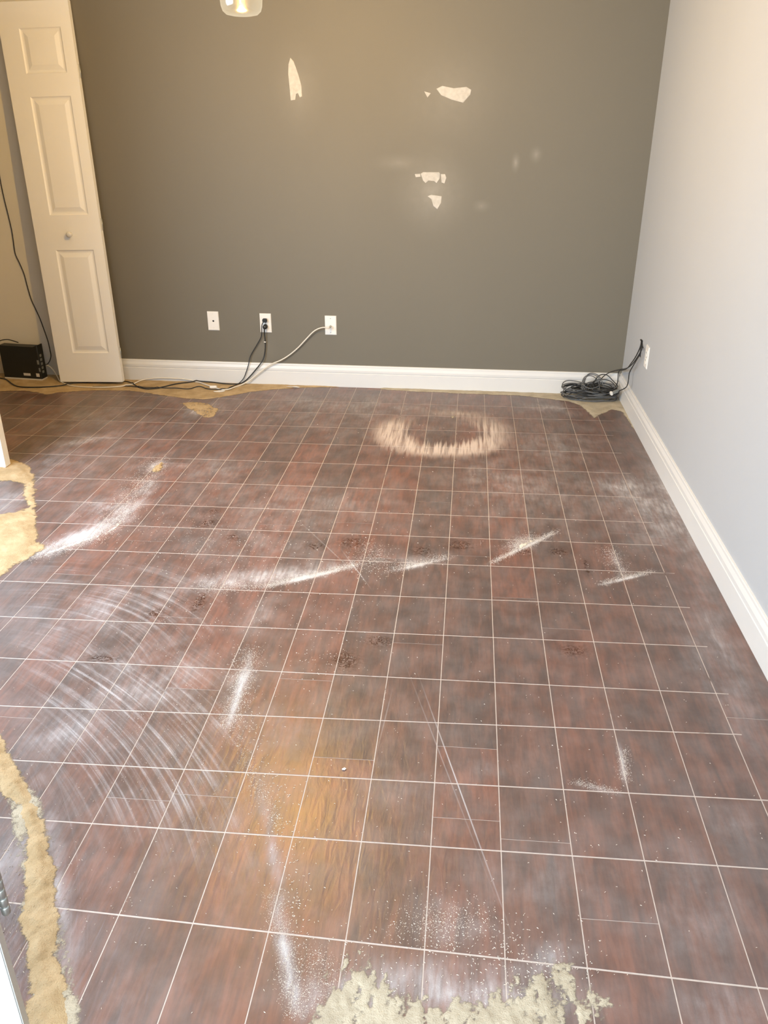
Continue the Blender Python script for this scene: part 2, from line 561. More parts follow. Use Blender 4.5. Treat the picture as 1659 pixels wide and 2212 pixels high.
def tube(name, pts, r, mat, parent=None, seg=7, n=6, smooth_path=True):
    pts = catmull(pts, n) if smooth_path else [np.array(p, float) for p in pts]
    verts, faces = [], []
    up = np.array([0.13, 0.21, 0.97])
    prev = None
    for i, p in enumerate(pts):
        t = pts[min(i + 1, len(pts) - 1)] - pts[max(i - 1, 0)]
        t = t / (np.linalg.norm(t) + 1e-9)
        if prev is None:
            a = np.cross(t, up)
        else:
            a = prev - t * np.dot(prev, t)
        if np.linalg.norm(a) < 1e-5:
            a = np.cross(t, np.array([1.0, 0.3, 0.1]))
        a /= np.linalg.norm(a)
        prev = a
        b = np.cross(t, a)
        for k in range(seg):
            w = 2 * math.pi * k / seg
            verts.append(p + r * (math.cos(w) * a + math.sin(w) * b))
    m = len(pts)
    for i in range(m - 1):
        for k in range(seg):
            k2 = (k + 1) % seg
            faces.append((i * seg + k, i * seg + k2, (i + 1) * seg + k2, (i + 1) * seg + k))
    faces.append(tuple(range(seg))[::-1])
    faces.append(tuple((m - 1) * seg + k for k in range(seg)))
    return obj(name, verts, faces, mat, parent, True)


def lathe(name, prof, mat, parent=None, seg=32, mtx=None, smooth=True, cap=True):
    verts, faces = [], []
    for r, z in prof:
        for k in range(seg):
            w = 2 * math.pi * k / seg
            v = Vector((r * math.cos(w), r * math.sin(w), z))
            if mtx is not None:
                v = mtx @ v
            verts.append(v)
    for i in range(len(prof) - 1):
        for k in range(seg):
            k2 = (k + 1) % seg
            faces.append((i * seg + k, i * seg + k2, (i + 1) * seg + k2, (i + 1) * seg + k))
    if prof[0][0] > 1e-6:
        faces.append(tuple(range(seg))[::-1])
    if cap and prof[-1][0] > 1e-6:
        faces.append(tuple((len(prof) - 1) * seg + k for k in range(seg)))
    bm = bmesh.new()
    bv = [bm.verts.new(v) for v in verts]
    for f in faces:
        try:
            bm.faces.new([bv[i] for i in f])
        except ValueError:
            pass
    bmesh.ops.remove_doubles(bm, verts=bm.verts, dist=1e-6)
    return from_bm(name, bm, mat, parent, smooth)


def structure(o):
    o['kind'] = 'structure'
    return o


# ------------------------------------------------------------------ the room
XL, YF = -2.50, -1.25          # window wall, wall behind the photographer
XA = -3.75                     # far side of the recess on the left
floor = structure(box('floor', (XA, YF, -0.12), (XR + 0.002, YA + 0.002, -0.0006), MAT['kerf']))

wall_back = structure(box('wall_back', (XG, YB, 0), (XR, YB + 0.14, CEIL), MAT['grey']))
structure(box('wall_back_left', (XA, YA, 0), (XG + 0.02, YA + 0.12, CEIL), MAT['beige']))
structure(box('wall_right', (XR, YF, 0), (XR + 0.12, YB + 0.14, CEIL), MAT['right']))
structure(box('ceiling', (XA, YF, CEIL), (XR + 0.12, YA + 0.12, CEIL + 0.1), MAT['ceil']))
structure(box('wall_left', (XA - 0.12, 3.60, 0), (XA, YA + 0.12, CEIL), MAT['beige']))


def wall_with_opening(name, axis, pos, thick, a0, a1, o0, o1, z0, z1, mat):
    bm = bmesh.new()

    def seg(s0, s1, b0, b1):
        if s1 - s0 < 1e-4 or b1 - b0 < 1e-4:
            return
        if axis == 'x':
            add_box(bm, (pos, s0, b0), (pos + thick, s1, b1))
        else:
            add_box(bm, (s0, pos, b0), (s1, pos + thick, b1))
    seg(a0, o0, 0, CEIL)
    seg(o1, a1, 0, CEIL)
    seg(o0, o1, 0, z0)
    seg(o0, o1, z1, CEIL)
    return structure(from_bm(name, bm, mat))


wall_with_opening('wall_window_side', 'x', XL - 0.12, 0.12, YF, 3.45, 0.95, 2.95, 0.55, 2.15, MAT['beige'])
wall_with_opening('wall_front', 'y', YF - 0.12, 0.12, XL - 0.12, XR + 0.12, -1.0, 0.3, 0.0, 2.1, MAT['beige'])
structure(box('wall_return', (XA - 0.12, 3.45, 0), (XL, 3.60, CEIL), MAT['beige']))
win = structure(empty('window_1', (XL - 0.06, 1.95, 1.35)))
for nm, lo, hi in (('window_frame', (-0.03, -1.0, -0.80), (0.03, -0.95, 0.80)), ('window_frame', (-0.03, 0.95, -0.80), (0.03, 1.0, 0.80)),
                   ('window_frame', (-0.03, -0.95, 0.75), (0.03, 0.95, 0.80)), ('window_frame', (-0.03, -0.95, -0.80), (0.03, 0.95, -0.75)),
                   ('mullion', (-0.02, -0.02, -0.75), (0.02, 0.02, 0.75))):
    box(nm, lo, hi, MAT['trim'], win)


# baseboards: moulded section swept along the wall
def profile_board(name, pts2d, p0, p1, outward, mat):
    """pts2d = (outward, up) outline"""
    p0, p1, outward = np.array(p0, float), np.array(p1, float), np.array(outward, float)
    n = len(pts2d)
    verts = [p + outward * o + np.array([0, 0, z]) for p in (p0, p1) for o, z in pts2d]
    faces = [(i, (i + 1) % n, n + (i + 1) % n, n + i) for i in range(n)]
    faces += [tuple(range(n))[::-1], tuple(range(n, 2 * n))]
    bm = bmesh.new()
    bv = [bm.verts.new(v) for v in verts]
    for f in faces:
        bm.faces.new([bv[i] for i in f])
    return structure(from_bm(name, bm, mat))


hb = HB * U
BP = [(0, 0), (0.015, 0), (0.015, hb - 0.052), (0.0125, hb - 0.050), (0.0125, hb - 0.046), (0.0145, hb - 0.043), (0.0142, hb - 0.030),
      (0.0115, hb - 0.022), (0.0085, hb - 0.014), (0.0080, hb - 0.006), (0.006, hb - 0.001), (0, hb)]
profile_board('baseboard_back', BP, (XG + 0.002, YB, 0), (XR - 0.0152, YB, 0), (0, -1, 0), MAT['trim'])
profile_board('baseboard_right', BP, (XR, YF, 0), (XR, YB, 0), (-1, 0, 0), MAT['trim'])

# ------------------------------------------------------------------ floor boards, cut across by saw kerfs
CUT_Y = [33.2, 30.62, 29.05, 27.74, 26.23, 24.59, 22.94, 21.17, 19.58, 18.28, 16.89, 15.36, 13.91, 12.44, 11.22, 9.79, 8.53, 6.90, 5.45, 4.0, 2.6, 1.2]
SLOPE = {22.94: .0187, 18.28: .0237, 15.36: .030, 13.91: .0278, 11.22: .044, 9.79: .029, 8.53: .0178, 6.90: -.023, 5.45: -.02, 4.0: 0, 2.6: 0, 1.2: 0, 33.2: 0.0, 30.62: 0.0, 29.05: .015}


def cut_y(k, x):
    y = CUT_Y[k]
    return y + SLOPE.get(y, 0.022) * x


# end joints seen between two cuts: pixel ends of the short joint lines
JOINT_PX = [((275, 1167), (354, 1171)), ((112, 1239), (195, 1243)), ((344, 1332), (438, 1336)), ((369, 1000), (410, 1002)),
            ((558, 1132), (636, 1136)), ((724, 1128.5), (804, 1131)), ((899, 1083), (973, 1086)), ((851, 1389), (955, 1393)),
            ((789, 1205), (874, 1208)), ((966.6, 1200), (1057, 1202.7)), ((592, 1239.6), (681, 1241.4)), ((1316, 1151), (1401, 1154.6)),
            ((1171, 1357), (1275, 1361.5)), ((358, 1486), (472, 1492)), ((12.7, 1549), (67, 1553.6)), ((231.5, 1725), (362, 1729)),
            ((377, 1716), (510, 1723.6)), ((605, 1466), (717, 1472)), ((677, 1635), (807, 1644)), ((945.6, 1611.5), (1075, 1620.5)),
            ((918, 1765), (1070, 1774)), ((1082.5, 1813), (1231, 1823)), ((1258, 1986), (1424, 1997)), ((1062, 1290), (1160, 1294))]
JOINT = {}
for a, b in JOINT_PX:
    wa, wb_ = on_z(*a) / U, on_z(*b) / U
    col = int(math.floor((wa[0] + wb_[0]) / 2))
    JOINT.setdefault(col, []).append((wa[1] + wb_[1]) / 2)
KW, SW, JW = 0.0042 / U / 2, 0.0026 / U / 2, 0.0018 / U / 2     # half widths of kerf, seam and end joint
TH = 0.0006
pieces = []     # (outline in metres, tone)
COLS = list(range(-24, 5))
for col in COLS:
    js = sorted(JOINT.get(col, []))
    rnd = random.Random(col * 91 + 5)
    if not js:
        js = [rnd.uniform(9, 20)]
    # unseen further joints of the same board row
    while js[0] > 9:
        js.insert(0, js[0] - rnd.uniform(6.0, 8.0))
    while js[-1] < 26:
        js.append(js[-1] + rnd.uniform(6.0, 8.5))
    tones = [rnd.random() for _ in range(len(js) + 1)]
    vis = set(JOINT.get(col, []))
    x0, x1 = col + SW, col + 1 - SW
    for k in range(len(CUT_Y) - 1):
        ytop0, ytop1 = cut_y(k, x0) - KW, cut_y(k, x1) - KW
        ybot0, ybot1 = cut_y(k + 1, x0) + KW, cut_y(k + 1, x1) + KW
        lim = YB / U if x0 > XG / U else YA / U
        if ybot0 > lim - 0.15:
            continue
        ytop0, ytop1 = min(ytop0, lim - 0.02), min(ytop1, lim - 0.02)
        inside = [j for j in js if ybot0 + 0.10 < j < ytop0 - 0.10 and j in vis]
        bounds = [(ybot0, ybot1)]
        for j in inside:
            bounds += [(j - JW, j - JW + 0.02), (j + JW, j + JW + 0.02)]
        bounds.append((ytop0, ytop1))
        for i in range(0, len(bounds), 2):
            (a0, a1), (b0, b1) = bounds[i], bounds[i + 1]
            mid = (a0 + b0) / 2
            t = tones[sum(1 for j in js if j < mid)]
            t = min(1, max(0, t + rnd.uniform(-0.12, 0.12)))
            pieces.append(([(x0, a0), (x1, a1), (x1, b1), (x0, b0)], t))
# boards beside the right-hand wall: the saw stopped short, so the kerfs are notches in one side
strips = []
xr_in = XR / U - 0.06
for lo_k, hi_k in ((4, 0), (9, 4), (14, 9), (19, 14), (21, 19)):
    ylo = cut_y(lo_k, 5) + (0.45 if lo_k != 21 else 0.05)
    yhi = min(cut_y(hi_k, 5) + 0.45 - 2 * JW, YB / U - 0.02)
    kerfs = [cut_y(k, 5.1) for k in range(hi_k, lo_k + 1) if ylo + 0.1 < cut_y(k, 5.1) < yhi - 0.1]
    strips.append((ylo, yhi, kerfs, 5.22 + random.uniform(-0.09, 0.09) + (0.3 if hi_k == 0 else 0), random.random()))


def px_area(poly):
    pts = []
    for x, y in poly:
        u, v, d = project((x * U, y * U, 0))
        if d < 0.5:
            return 0
        pts.append((min(max(u, 0), W), min(max(v, 0), H)))
    a = 0
    for i in range(len(pts)):
        p, q = pts[i], pts[(i + 1) % len(pts)]
        a += p[0] * q[1] - p[1] * q[0]
    return abs(a) / 2


pieces.sort(key=lambda q: -px_area(q[0]))
NX, NY = 4, 5


def film_at(V):
    V = np.asarray(V)
    out = np.zeros(len(V))
    for loc, rot, sc, amp in FILM_WIDE:
        c, s_ = math.cos(rot[2]), math.sin(rot[2])
        dx, dy = V[:, 0] - loc[0], V[:, 1] - loc[1]
        lx, ly = (c * dx + s_ * dy) / sc[0], (-s_ * dx + c * dy) / sc[1]
        out += amp * np.clip(1 - np.hypot(lx, ly), 0, None) ** 2
    return out


def finish_boards(name, verts, faces, tones):
    o = obj(name, verts, faces, MAT['board'], floor)
    at = o.data.attributes.new('tone', 'FLOAT', 'POINT')
    at.data.foreach_set('value', tones)
    at = o.data.attributes.new('film', 'FLOAT', 'POINT')
    at.data.foreach_set('value', film_at(verts).tolist())
    return o


def piece_mesh(items, name):
    verts, faces, tones = [], [], []
    for (A, B, Cc, D_), t in items:
        b = len(verts)
        A, B, Cc, D_ = (np.array(p) * U for p in (A, B, Cc, D_))
        for j in range(NY + 1):
            for i in range(NX + 1):
                u, v = i / NX, j / NY
                p = (A * (1 - u) + B * u) * (1 - v) + (D_ * (1 - u) + Cc * u) * v
                verts.append((p[0], p[1], 0.0))
        for j in range(NY):
            for i in range(NX):
                k = b + j * (NX + 1) + i
                faces.append((k, k + 1, k + NX + 2, k + NX + 1))
        e = len(verts)
        cs = [b, b + NX, b + NY * (NX + 1) + NX, b + NY * (NX + 1)]
        verts += [(verts[k][0], verts[k][1], -TH) for k in cs]
        for q in range(4):
            faces.append((cs[q], e + q, e + (q + 1) % 4, cs[(q + 1) % 4]))
        tones += [t] * (len(verts) - b)
    return finish_boards(name, verts, faces, tones)


for it in pieces[:295]:
    piece_mesh([it], 'floor_board')
tag(piece_mesh(pieces[295:], 'floor_boarding'), kind='stuff')
for ylo, yhi, kerfs, endx, t in strips:
    x0 = 5 + SW
    xs = [x0, endx, 5.5, 5.8, xr_in]
    ys = [ylo]
    for yc in sorted(kerfs):
        ys += [yc - KW, yc + KW]
    ys.append(yhi)
    full = []
    for a, b in zip(ys[:-1], ys[1:]):
        n = max(1, int((b - a) / 0.45))
        full += [a + (b - a) * k / n for k in range(n)]
    full.append(yhi)
    verts = [(x * U, y * U, 0.0) for y in full for x in xs]
    faces = []
    nx = len(xs)
    for j in range(len(full) - 1):
        mid = (full[j] + full[j + 1]) / 2
        for i in range(nx - 1):
            if i == 0 and any(abs(mid - yc) < KW * 0.9 for yc in kerfs):
                continue
            k = j * nx + i
            faces.append((k, k + 1, k + nx + 1, k + nx))
    finish_boards('floor_board', verts, faces, [t] * len(verts))


# ------------------------------------------------------------------ sawdust
def lattice_noise(x, y, scale, seed):
    g = np.random.default_rng(seed).random((257, 257))
    xs, ys = x * scale + 1000.3, y * scale + 1000.7
    xi, yi = np.floor(xs).astype(int), np.floor(ys).astype(int)
    fx, fy = xs - xi, ys - yi
    fx, fy = fx * fx * (3 - 2 * fx), fy * fy * (3 - 2 * fy)
    a = g[xi % 256, yi % 256]
    b = g[(xi + 1) % 256, yi % 256]
    c = g[xi % 256, (yi + 1) % 256]
    d = g[(xi + 1) % 256, (yi + 1) % 256]
    return (a * (1 - fx) + b * fx) * (1 - fy) + (c * (1 - fx) + d * fx) * fy


def fbm(x, y, scale, seed, octs=4):
    s, amp, tot = 0, 1.0, 0
    for o in range(octs):
        s = s + amp * lattice_noise(x, y, scale * 2 ** o, seed + o)
        tot += amp
        amp *= 0.55
    return s / tot


def poly_sd(px, py, poly):
    """signed distance, positive inside"""
    d = np.full(px.shape, 1e9)
    inside = np.zeros(px.shape, bool)
    n = len(poly)
    for i in range(n):
        x1, y1 = poly[i]
        x2, y2 = poly[(i + 1) % n]
        ex, ey = x2 - x1, y2 - y1
        t = np.clip(((px - x1) * ex + (py - y1) * ey) / (ex * ex + ey * ey + 1e-12), 0, 1)
        d = np.minimum(d, np.hypot(px - x1 - t * ex, py - y1 - t * ey))
        c = ((y1 > py) != (y2 > py)) & (px < (x2 - x1) * (py - y1) / (y2 - y1 + 1e-12) + x1)
        inside ^= c
    return np.where(inside, d, -d)


def sawdust(name, field, bounds, res, mat, label, cat='sawdust', full=0.0012):
    x0, x1, y0, y1 = bounds
    xs = np.arange(x0, x1 + res, res)
    ys = np.arange(y0, y1 + res, res)
    X, Y = np.meshgrid(xs, ys, indexing='ij')
    Hh = field(X, Y)
    Z = np.where(Hh > 0, Hh, -0.0005)
    keep = Hh > 0
    fk = keep[:-1, :-1] | keep[1:, :-1] | keep[:-1, 1:] | keep[1:, 1:]
    idx = -np.ones(X.shape, int)
    used = np.zeros(X.shape, bool)
    used[:-1, :-1] |= fk
    used[1:, :-1] |= fk
    used[:-1, 1:] |= fk
    used[1:, 1:] |= fk
    idx[used] = np.arange(used.sum())
    verts = np.c_[X[used], Y[used], Z[used]]
    i, j = np.nonzero(fk)
    faces = np.c_[idx[i, j], idx[i + 1, j], idx[i + 1, j + 1], idx[i, j + 1]]
    o = obj(name, verts.tolist(), faces.tolist(), mat, None, True)
    cov = np.clip(np.where(Hh > 0, Hh, 0)[used] / full, 0, 1)
    o.data.attributes.new('cover', 'FLOAT', 'POINT').data.foreach_set('value', cov.tolist())
    tag(o, label, cat, kind='stuff')
    return o


def pxpoly(pts):
    return [tuple(on_z(*p)[:2]) for p in pts]


def poly_field(polys, hmax, soft, rag, seed, ragscale=14, mottled=0.0, holes=()):
    pols = [pxpoly(p) for p in polys]
    hls = [pxpoly(p) for p in holes]

    def fn(X, Y):
        sd = np.full(X.shape, -1e9)
        for p in pols:
            sd = np.maximum(sd, poly_sd(X, Y, p))
        for p in hls:
            sd = np.minimum(sd, -poly_sd(X, Y, p))
        nz = fbm(X, Y, ragscale, seed) - 0.5
        fine = fbm(X, Y, 70, seed + 9, 3) - 0.5
        s = sd + nz * rag + fine * rag * 0.6
        t = np.clip(s / soft, 0, 1)
        h = hmax * (t * t * (3 - 2 * t)) * (0.75 + 0.8 * nz + 0.55 * fine)
        if mottled:
            h = h - mottled * hmax * (fbm(X, Y, 30, seed + 20, 4) - 0.25) * (1 - t) * 1.6
        return np.where(s > 0, h, -1)
    return fn


def cover_field(poly, hmax, ramp, seed, scales=(9, 38, 130), lo=0.22, hi=0.80):
    pol = pxpoly(poly)

    def fn(X, Y):
        sd = poly_sd(X, Y, pol)
        n = 0.45 * fbm(X, Y, scales[0], seed, 2) + 0.33 * fbm(X * 1.6, Y * 0.7, scales[1], seed + 5, 2) + 0.22 * fbm(X, Y, scales[2], seed + 11, 2)
        n = (n - lo) / (hi - lo)
        m = np.clip(sd / ramp, 0, 1)
        return np.where(sd > 0, hmax * (m * 1.15 - n), -1)
    return fn


def poly_bounds(polys, pad=0.06):
    q = np.array([w for p in polys for w in pxpoly(p)])
    return q[:, 0].min() - pad, q[:, 0].max() + pad, q[:, 1].min() - pad, q[:, 1].max() + pad


# swept band along the back wall, its edge scalloped by the round sander
bl = [(-60, 846), (-20, 848), (20, 845), (50, 845), (78, 849), (100, 854), (122, 849), (160, 846), (215, 844), (270, 845), (315, 849), (345, 855),
      (375, 858), (400, 862), (440, 864), (468, 861), (500, 856), (540, 848), (590, 842.5), (640, 839), (690, 837.5), (735, 838)]
bl_far = [(735, 832), (500, 815), (270, 806), (150, 780), (-60, 780)]
f0 = poly_field([bl + bl_far], 0.005, 0.03, 0.012, 3)


def clip_wall(fn):
    def g(X, Y):
        h = fn(X, Y)
        wall = np.where(X > XG - 0.01, YB - 0.0155, YA)
        return np.where((Y > wall + 0.012) | (X > XR - 0.012), -1, h)
    return g


b0 = poly_bounds([bl])
sawdust('sawdust_drift', clip_wall(f0), (b0[0], b0[1], b0[2], YA + 0.005), 0.009, MAT['saw'],
        'tan sawdust band along the grey wall with scalloped edge, by the leaning door', full=0.0022)
br = [(820, 842), (900, 847), (980, 851), (1050, 853.5), (1120, 856), (1180, 862), (1222, 867), (1252, 876), (1266, 890), (1283, 906), (1302, 896), (1322, 886), (1342, 890), (1352, 905),
      (1372, 935), (1395, 960), (1400, 900), (1380, 850), (1340, 835), (1200, 830), (960, 838), (820, 836)]
sawdust('sawdust_drift', clip_wall(poly_field([br], 0.005, 0.03, 0.012, 23)), poly_bounds([br], 0.03), 0.008, MAT['saw2'],
        'pale sawdust strip in the corner under the black cable tangle', full=0.0022)
pl = [(-120, 1000), (-40, 985), (20, 990), (50, 998), (70, 1004), (76, 1012), (79, 1035), (84, 1050), (80, 1075), (85, 1100), (87, 1130), (92, 1165),
      (110, 1180), (75, 1206), (40, 1222), (0, 1252), (-60, 1290), (-160, 1300)]
ph = [(-120, 1050), (15, 1040), (48, 1048), (40, 1070), (55, 1095), (30, 1102), (0, 1110), (-120, 1115)]
sawdust('sawdust_pile', poly_field([pl], 0.016, 0.07, 0.03, 31, holes=[ph]), poly_bounds([pl], 0.02), 0.008, MAT['saw'],
        'thick sawdust spread under the standing white door panel', full=0.004)
pf = [(-60, 1555), (0, 1572), (22, 1615), (44, 1660), (74, 1710), (98, 1752), (112, 1790), (120, 1850), (124, 1905), (126, 1965), (128, 2010), (126, 2060),
      (158, 2130), (160, 2200), (150, 2330), (40, 2330), (50, 2160), (40, 2090), (48, 2040), (30, 1990), (46, 1930), (42, 1880), (48, 1830), (40, 1780), (20, 1735), (-8, 1705), (-60, 1690)]
sawdust('sawdust_pile', poly_field([pf], 0.013, 0.045, 0.022, 41, 18), poly_bounds([pf], 0.02), 0.005, MAT['saw'],
        'golden sawdust ridge running beside the hinged white door', full=0.0032)
pg = [(-60, 1545), (0, 1560), (25, 1610), (60, 1660), (95, 1715), (118, 1765), (130, 1830), (136, 1900), (142, 1960), (160, 2010), (178, 2060), (185, 2130), (188, 2220), (180, 2330), (60, 2330),
      (30, 2000), (20, 1850), (0, 1720), (-60, 1700)]
sawdust('sawdust_fringe', cover_field(pg, 0.0022, 0.026, 47, (16, 60, 160), 0.28, 0.72), poly_bounds([pg], 0.02), 0.0036, MAT['saw2'],
        'thin pale sawdust fringe along the golden ridge beside the hinged door', full=0.0030)
pm = [(560, 2215), (620, 2185), (640, 2150), (690, 2120), (720, 2070), (770, 2035), (815, 2020), (830, 2050), (900, 2080), (960, 2110), (1040, 2120), (1080, 2085), (1130, 2050), (1235, 2015),
      (1262, 2025), (1250, 2060), (1285, 2080), (1310, 2130), (1350, 2170), (1330, 2260), (1200, 2420), (560, 2420)]
sawdust('sawdust_pile', cover_field(pm, 0.0042, 0.072, 51, (14, 55, 160), 0.34, 0.64), poly_bounds([pm], 0.02), 0.0036, MAT['saw2'],
        'pale beige sawdust heap spread over several dark boards, no golden tint', full=0.0030)
for i, (lab, m_, pts, hh) in enumerate((
        ('narrow white dust ridge slanting across the boards below the shoe prints', 'saw3', [(585, 1268), (640, 1252), (700, 1238), (770, 1222), (772, 1225), (700, 1246), (640, 1260), (590, 1275)], 0.004),
        ('white dust ridge with a wide wedge, beside the dark sanded sweep', 'saw3', [(1066, 1216), (1085, 1202), (1108, 1195), (1112, 1172), (1140, 1165), (1178, 1158), (1150, 1180), (1120, 1196), (1085, 1211)], 0.004),
        ('short white dust ridge between the dark sanded sweep and the pale wall', 'saw3', [(1302, 1263), (1330, 1252), (1365, 1240), (1395, 1236), (1370, 1246), (1330, 1260)], 0.003),
        ('small golden sawdust heap on the boards in front of the leaning door', 'saw', [(318, 1022), (330, 1008), (338, 998), (350, 992), (362, 988), (362, 1000), (352, 1018), (335, 1026)], 0.008),
        ('fan of white dust sweeping right from the thick sawdust spread', 'saw3', [(60, 1215), (100, 1188), (150, 1172), (200, 1158), (240, 1140), (262, 1112), (272, 1115), (262, 1140), (220, 1160), (150, 1185), (100, 1205)], 0.004),
        ('small pale dust heap lying on a board seam', 'saw3', [(1343, 1630), (1352, 1640), (1355, 1662), (1362, 1690), (1352, 1695), (1340, 1694), (1348, 1668)], 0.004),
        ('tiny dust triangle near the sanded ring, under the grey wall', 'saw2', [(808, 881), (830, 882), (826, 888), (812, 888)], 0.004),
        ('tiny dust triangle inside the sanded ring', 'saw2', [(962, 897), (990, 897), (984, 905), (972, 905)], 0.004),
        ('long white granular dust streak on the boards beside the curved scratches', 'saw3', [(486, 1578), (492, 1545), (510, 1500), (528, 1455), (540, 1425), (545, 1428), (533, 1470), (515, 1535), (496, 1580)], 0.003),
        ('broken sawdust patches below the scalloped band, before the outlets', 'saw', [(385, 870), (420, 866), (455, 870), (480, 884), (470, 900), (445, 908), (425, 898), (400, 884)], 0.003))):
    res = 0.004
    sawdust('sawdust_ridge', cover_field(pts, hh, 0.030, 70 + 5 * i, (25, 90, 190), 0.25, 0.72), poly_bounds([pts], 0.01), 0.003, MAT[m_], lab, full=hh * 0.75)


# loose shavings and crumbs
def shavings(zones, name, label):
    verts, faces = [], []
    for cx, cy, sx, sy, n, size in zones:
        for _ in range(n):
            p = on_z(cx + random.gauss(0, sx), cy + random.gauss(0, sy))
            if p[0] > XR - 0.02 or p[1] > YB - 0.03:
                continue
            a = random.uniform(0, math.pi)
            l, w = size * random.uniform(0.5, 1.6), size * random.uniform(0.18, 0.4)
            ca, sa = math.cos(a), math.sin(a)
            zt = random.uniform(0.0003, 0.0018)
            b = len(verts)
            for (u, v, z) in ((-l, 0, 0.0001), (0, -w, zt), (l, 0, 0.0002), (0, w, zt * 0.5), (0, 0, zt + 0.0007)):
                verts.append((p[0] + ca * u - sa * v, p[1] + sa * u + ca * v, z))
            faces += [(b, b + 1, b + 4), (b + 1, b + 2, b + 4), (b + 2, b + 3, b + 4), (b + 3, b, b + 4)]
    o = obj(name, verts, faces, MAT['shave'])
    tag(o, label, 'shavings', kind='stuff')


shavings([(840, 1500, 380, 300, 420, 0.0016), (500, 1230, 120, 60, 260, 0.0024), (520, 1490, 18, 55, 420, 0.0020), (560, 1650, 20, 70, 90, 0.002),
          (600, 1760, 25, 60, 130, 0.0022), (640, 1980, 25, 90, 160, 0.002), (800, 1215, 25, 25, 110, 0.0026), (250, 1130, 40, 40, 120, 0.0026),
          (960, 2000, 70, 40, 320, 0.0018), (1130, 2090, 90, 50, 300, 0.002), (760, 2120, 80, 50, 200, 0.002), (330, 1500, 150, 120, 300, 0.0016),
          (700, 1150, 260, 60, 200, 0.0022), (1300, 1220, 60, 40, 70, 0.002), (650, 1340, 120, 70, 160, 0.002), (180, 1900, 120, 150, 160, 0.0016),
          (720, 1420, 60, 30, 60, 0.002), (1350, 1700, 120, 150, 60, 0.0018), (60, 1950, 40, 160, 160, 0.0022), (920, 920, 120, 40, 40, 0.003)],
         'wood_shavings', 'loose pale wood shavings and crumbs scattered over the dark boards')


# fine white crumbs where the dust was swept into lines
def crumbs(lines, name, label, mat):
    verts, faces = [], []
    rr = random.Random(77)
    for pts, wpx, n, size in lines:
        seg = [math.dist(a, b) for a, b in zip(pts[:-1], pts[1:])]
        for _ in range(int(n * 1.5)):
            k = rr.choices(range(len(seg)), seg)[0]
            t = rr.random()
            (xa, ya), (xb, yb) = pts[k], pts[k + 1]
            p = on_z(xa + (xb - xa) * t + rr.gauss(0, wpx), ya + (yb - ya) * t + rr.gauss(0, wpx * 0.45) - abs(rr.gauss(0, wpx * 0.4)))
            if p[0] > XR - 0.02:
                continue
            r = 0.62 * size * rr.uniform(0.4, 1.5)
            a = rr.uniform(0, 6.28)
            b = len(verts)
            for q in range(3):
                w = a + q * 2.1
                verts.append((p[0] + r * math.cos(w), p[1] + r * math.sin(w) * 0.8, 0.0001))
            verts.append((p[0], p[1], r * rr.uniform(0.5, 0.9)))
            faces += [(b, b + 1, b + 3), (b + 1, b + 2, b + 3), (b + 2, b, b + 3)]
    o = obj(name, verts, faces, mat)
    o.data.attributes.new('cover', 'FLOAT', 'POINT').data.foreach_set('value', [1.5] * len(verts))
    tag(o, label, 'crumbs', kind='stuff')


crumbs([([(575, 1268), (640, 1252), (700, 1238), (775, 1220)], 7, 2200, 0.0016), ([(440, 1275), (575, 1268)], 14, 700, 0.0018), ([(840, 1234), (900, 1220), (968, 1204)], 8, 900, 0.0016),
        ([(1064, 1217), (1110, 1193), (1200, 1150)], 6, 1500, 0.0016), ([(1105, 1185), (1150, 1165)], 12, 900, 0.0016), ([(1298, 1264), (1340, 1250), (1410, 1236)], 6, 900, 0.0015),
        ([(1315, 1190), (1345, 1240)], 12, 500, 0.0015), ([(60, 1205), (150, 1180), (230, 1150), (268, 1105)], 14, 2600, 0.0020), ([(268, 1110), (300, 1050), (345, 1000)], 16, 900, 0.0022),
        ([(488, 1576), (510, 1510), (530, 1450), (545, 1405)], 12, 2200, 0.0013), ([(500, 1580), (530, 1640), (570, 1720), (600, 1790)], 10, 500, 0.0012), ([(590, 1930), (615, 2050), (640, 2200)], 14, 1500, 0.0011),
        ([(680, 2060), (700, 2200)], 25, 700, 0.0011), ([(880, 2010), (1010, 2000)], 45, 500, 0.0012), ([(1345, 1620), (1352, 1690)], 7, 500, 0.0012), ([(1240, 1690), (1330, 1712)], 8, 350, 0.0012),
        ([(200, 1500), (420, 1650), (500, 1800)], 70, 700, 0.0009), ([(380, 1130), (500, 1230)], 60, 300, 0.0018), ([(790, 1190), (830, 1230)], 20, 350, 0.0018)],
       'dust_crumbs', 'fine white dust crumbs swept into lines across the dark boards', MAT['saw3'])


# ------------------------------------------------------------------ wall filler patches (part of the grey wall)
def spackle(pts):
    P = [on_y(550 + 0.42194 * x, 80 + 0.42184 * y) for x, y in pts]
    n = len(P)
    c = sum(P) / n
    t = 0.0016
    verts = [(p[0], YB + 0.0002, p[2]) for p in P] + [(c[0] + (p[0] - c[0]) * 0.97, YB - t, c[2] + (p[2] - c[2]) * 0.97) for p in P]
    bm = bmesh.new()
    bv = [bm.verts.new(v) for v in verts]
    bm.faces.new(bv[n:])
    for i in range(n):
        bm.faces.new([bv[i], bv[(i + 1) % n], bv[n + (i + 1) % n], bv[n + i]])
    from_bm('spackle_patch', bm, MAT['spackle'], wall_back)['label'] = 'white filler smear on the grey wall'


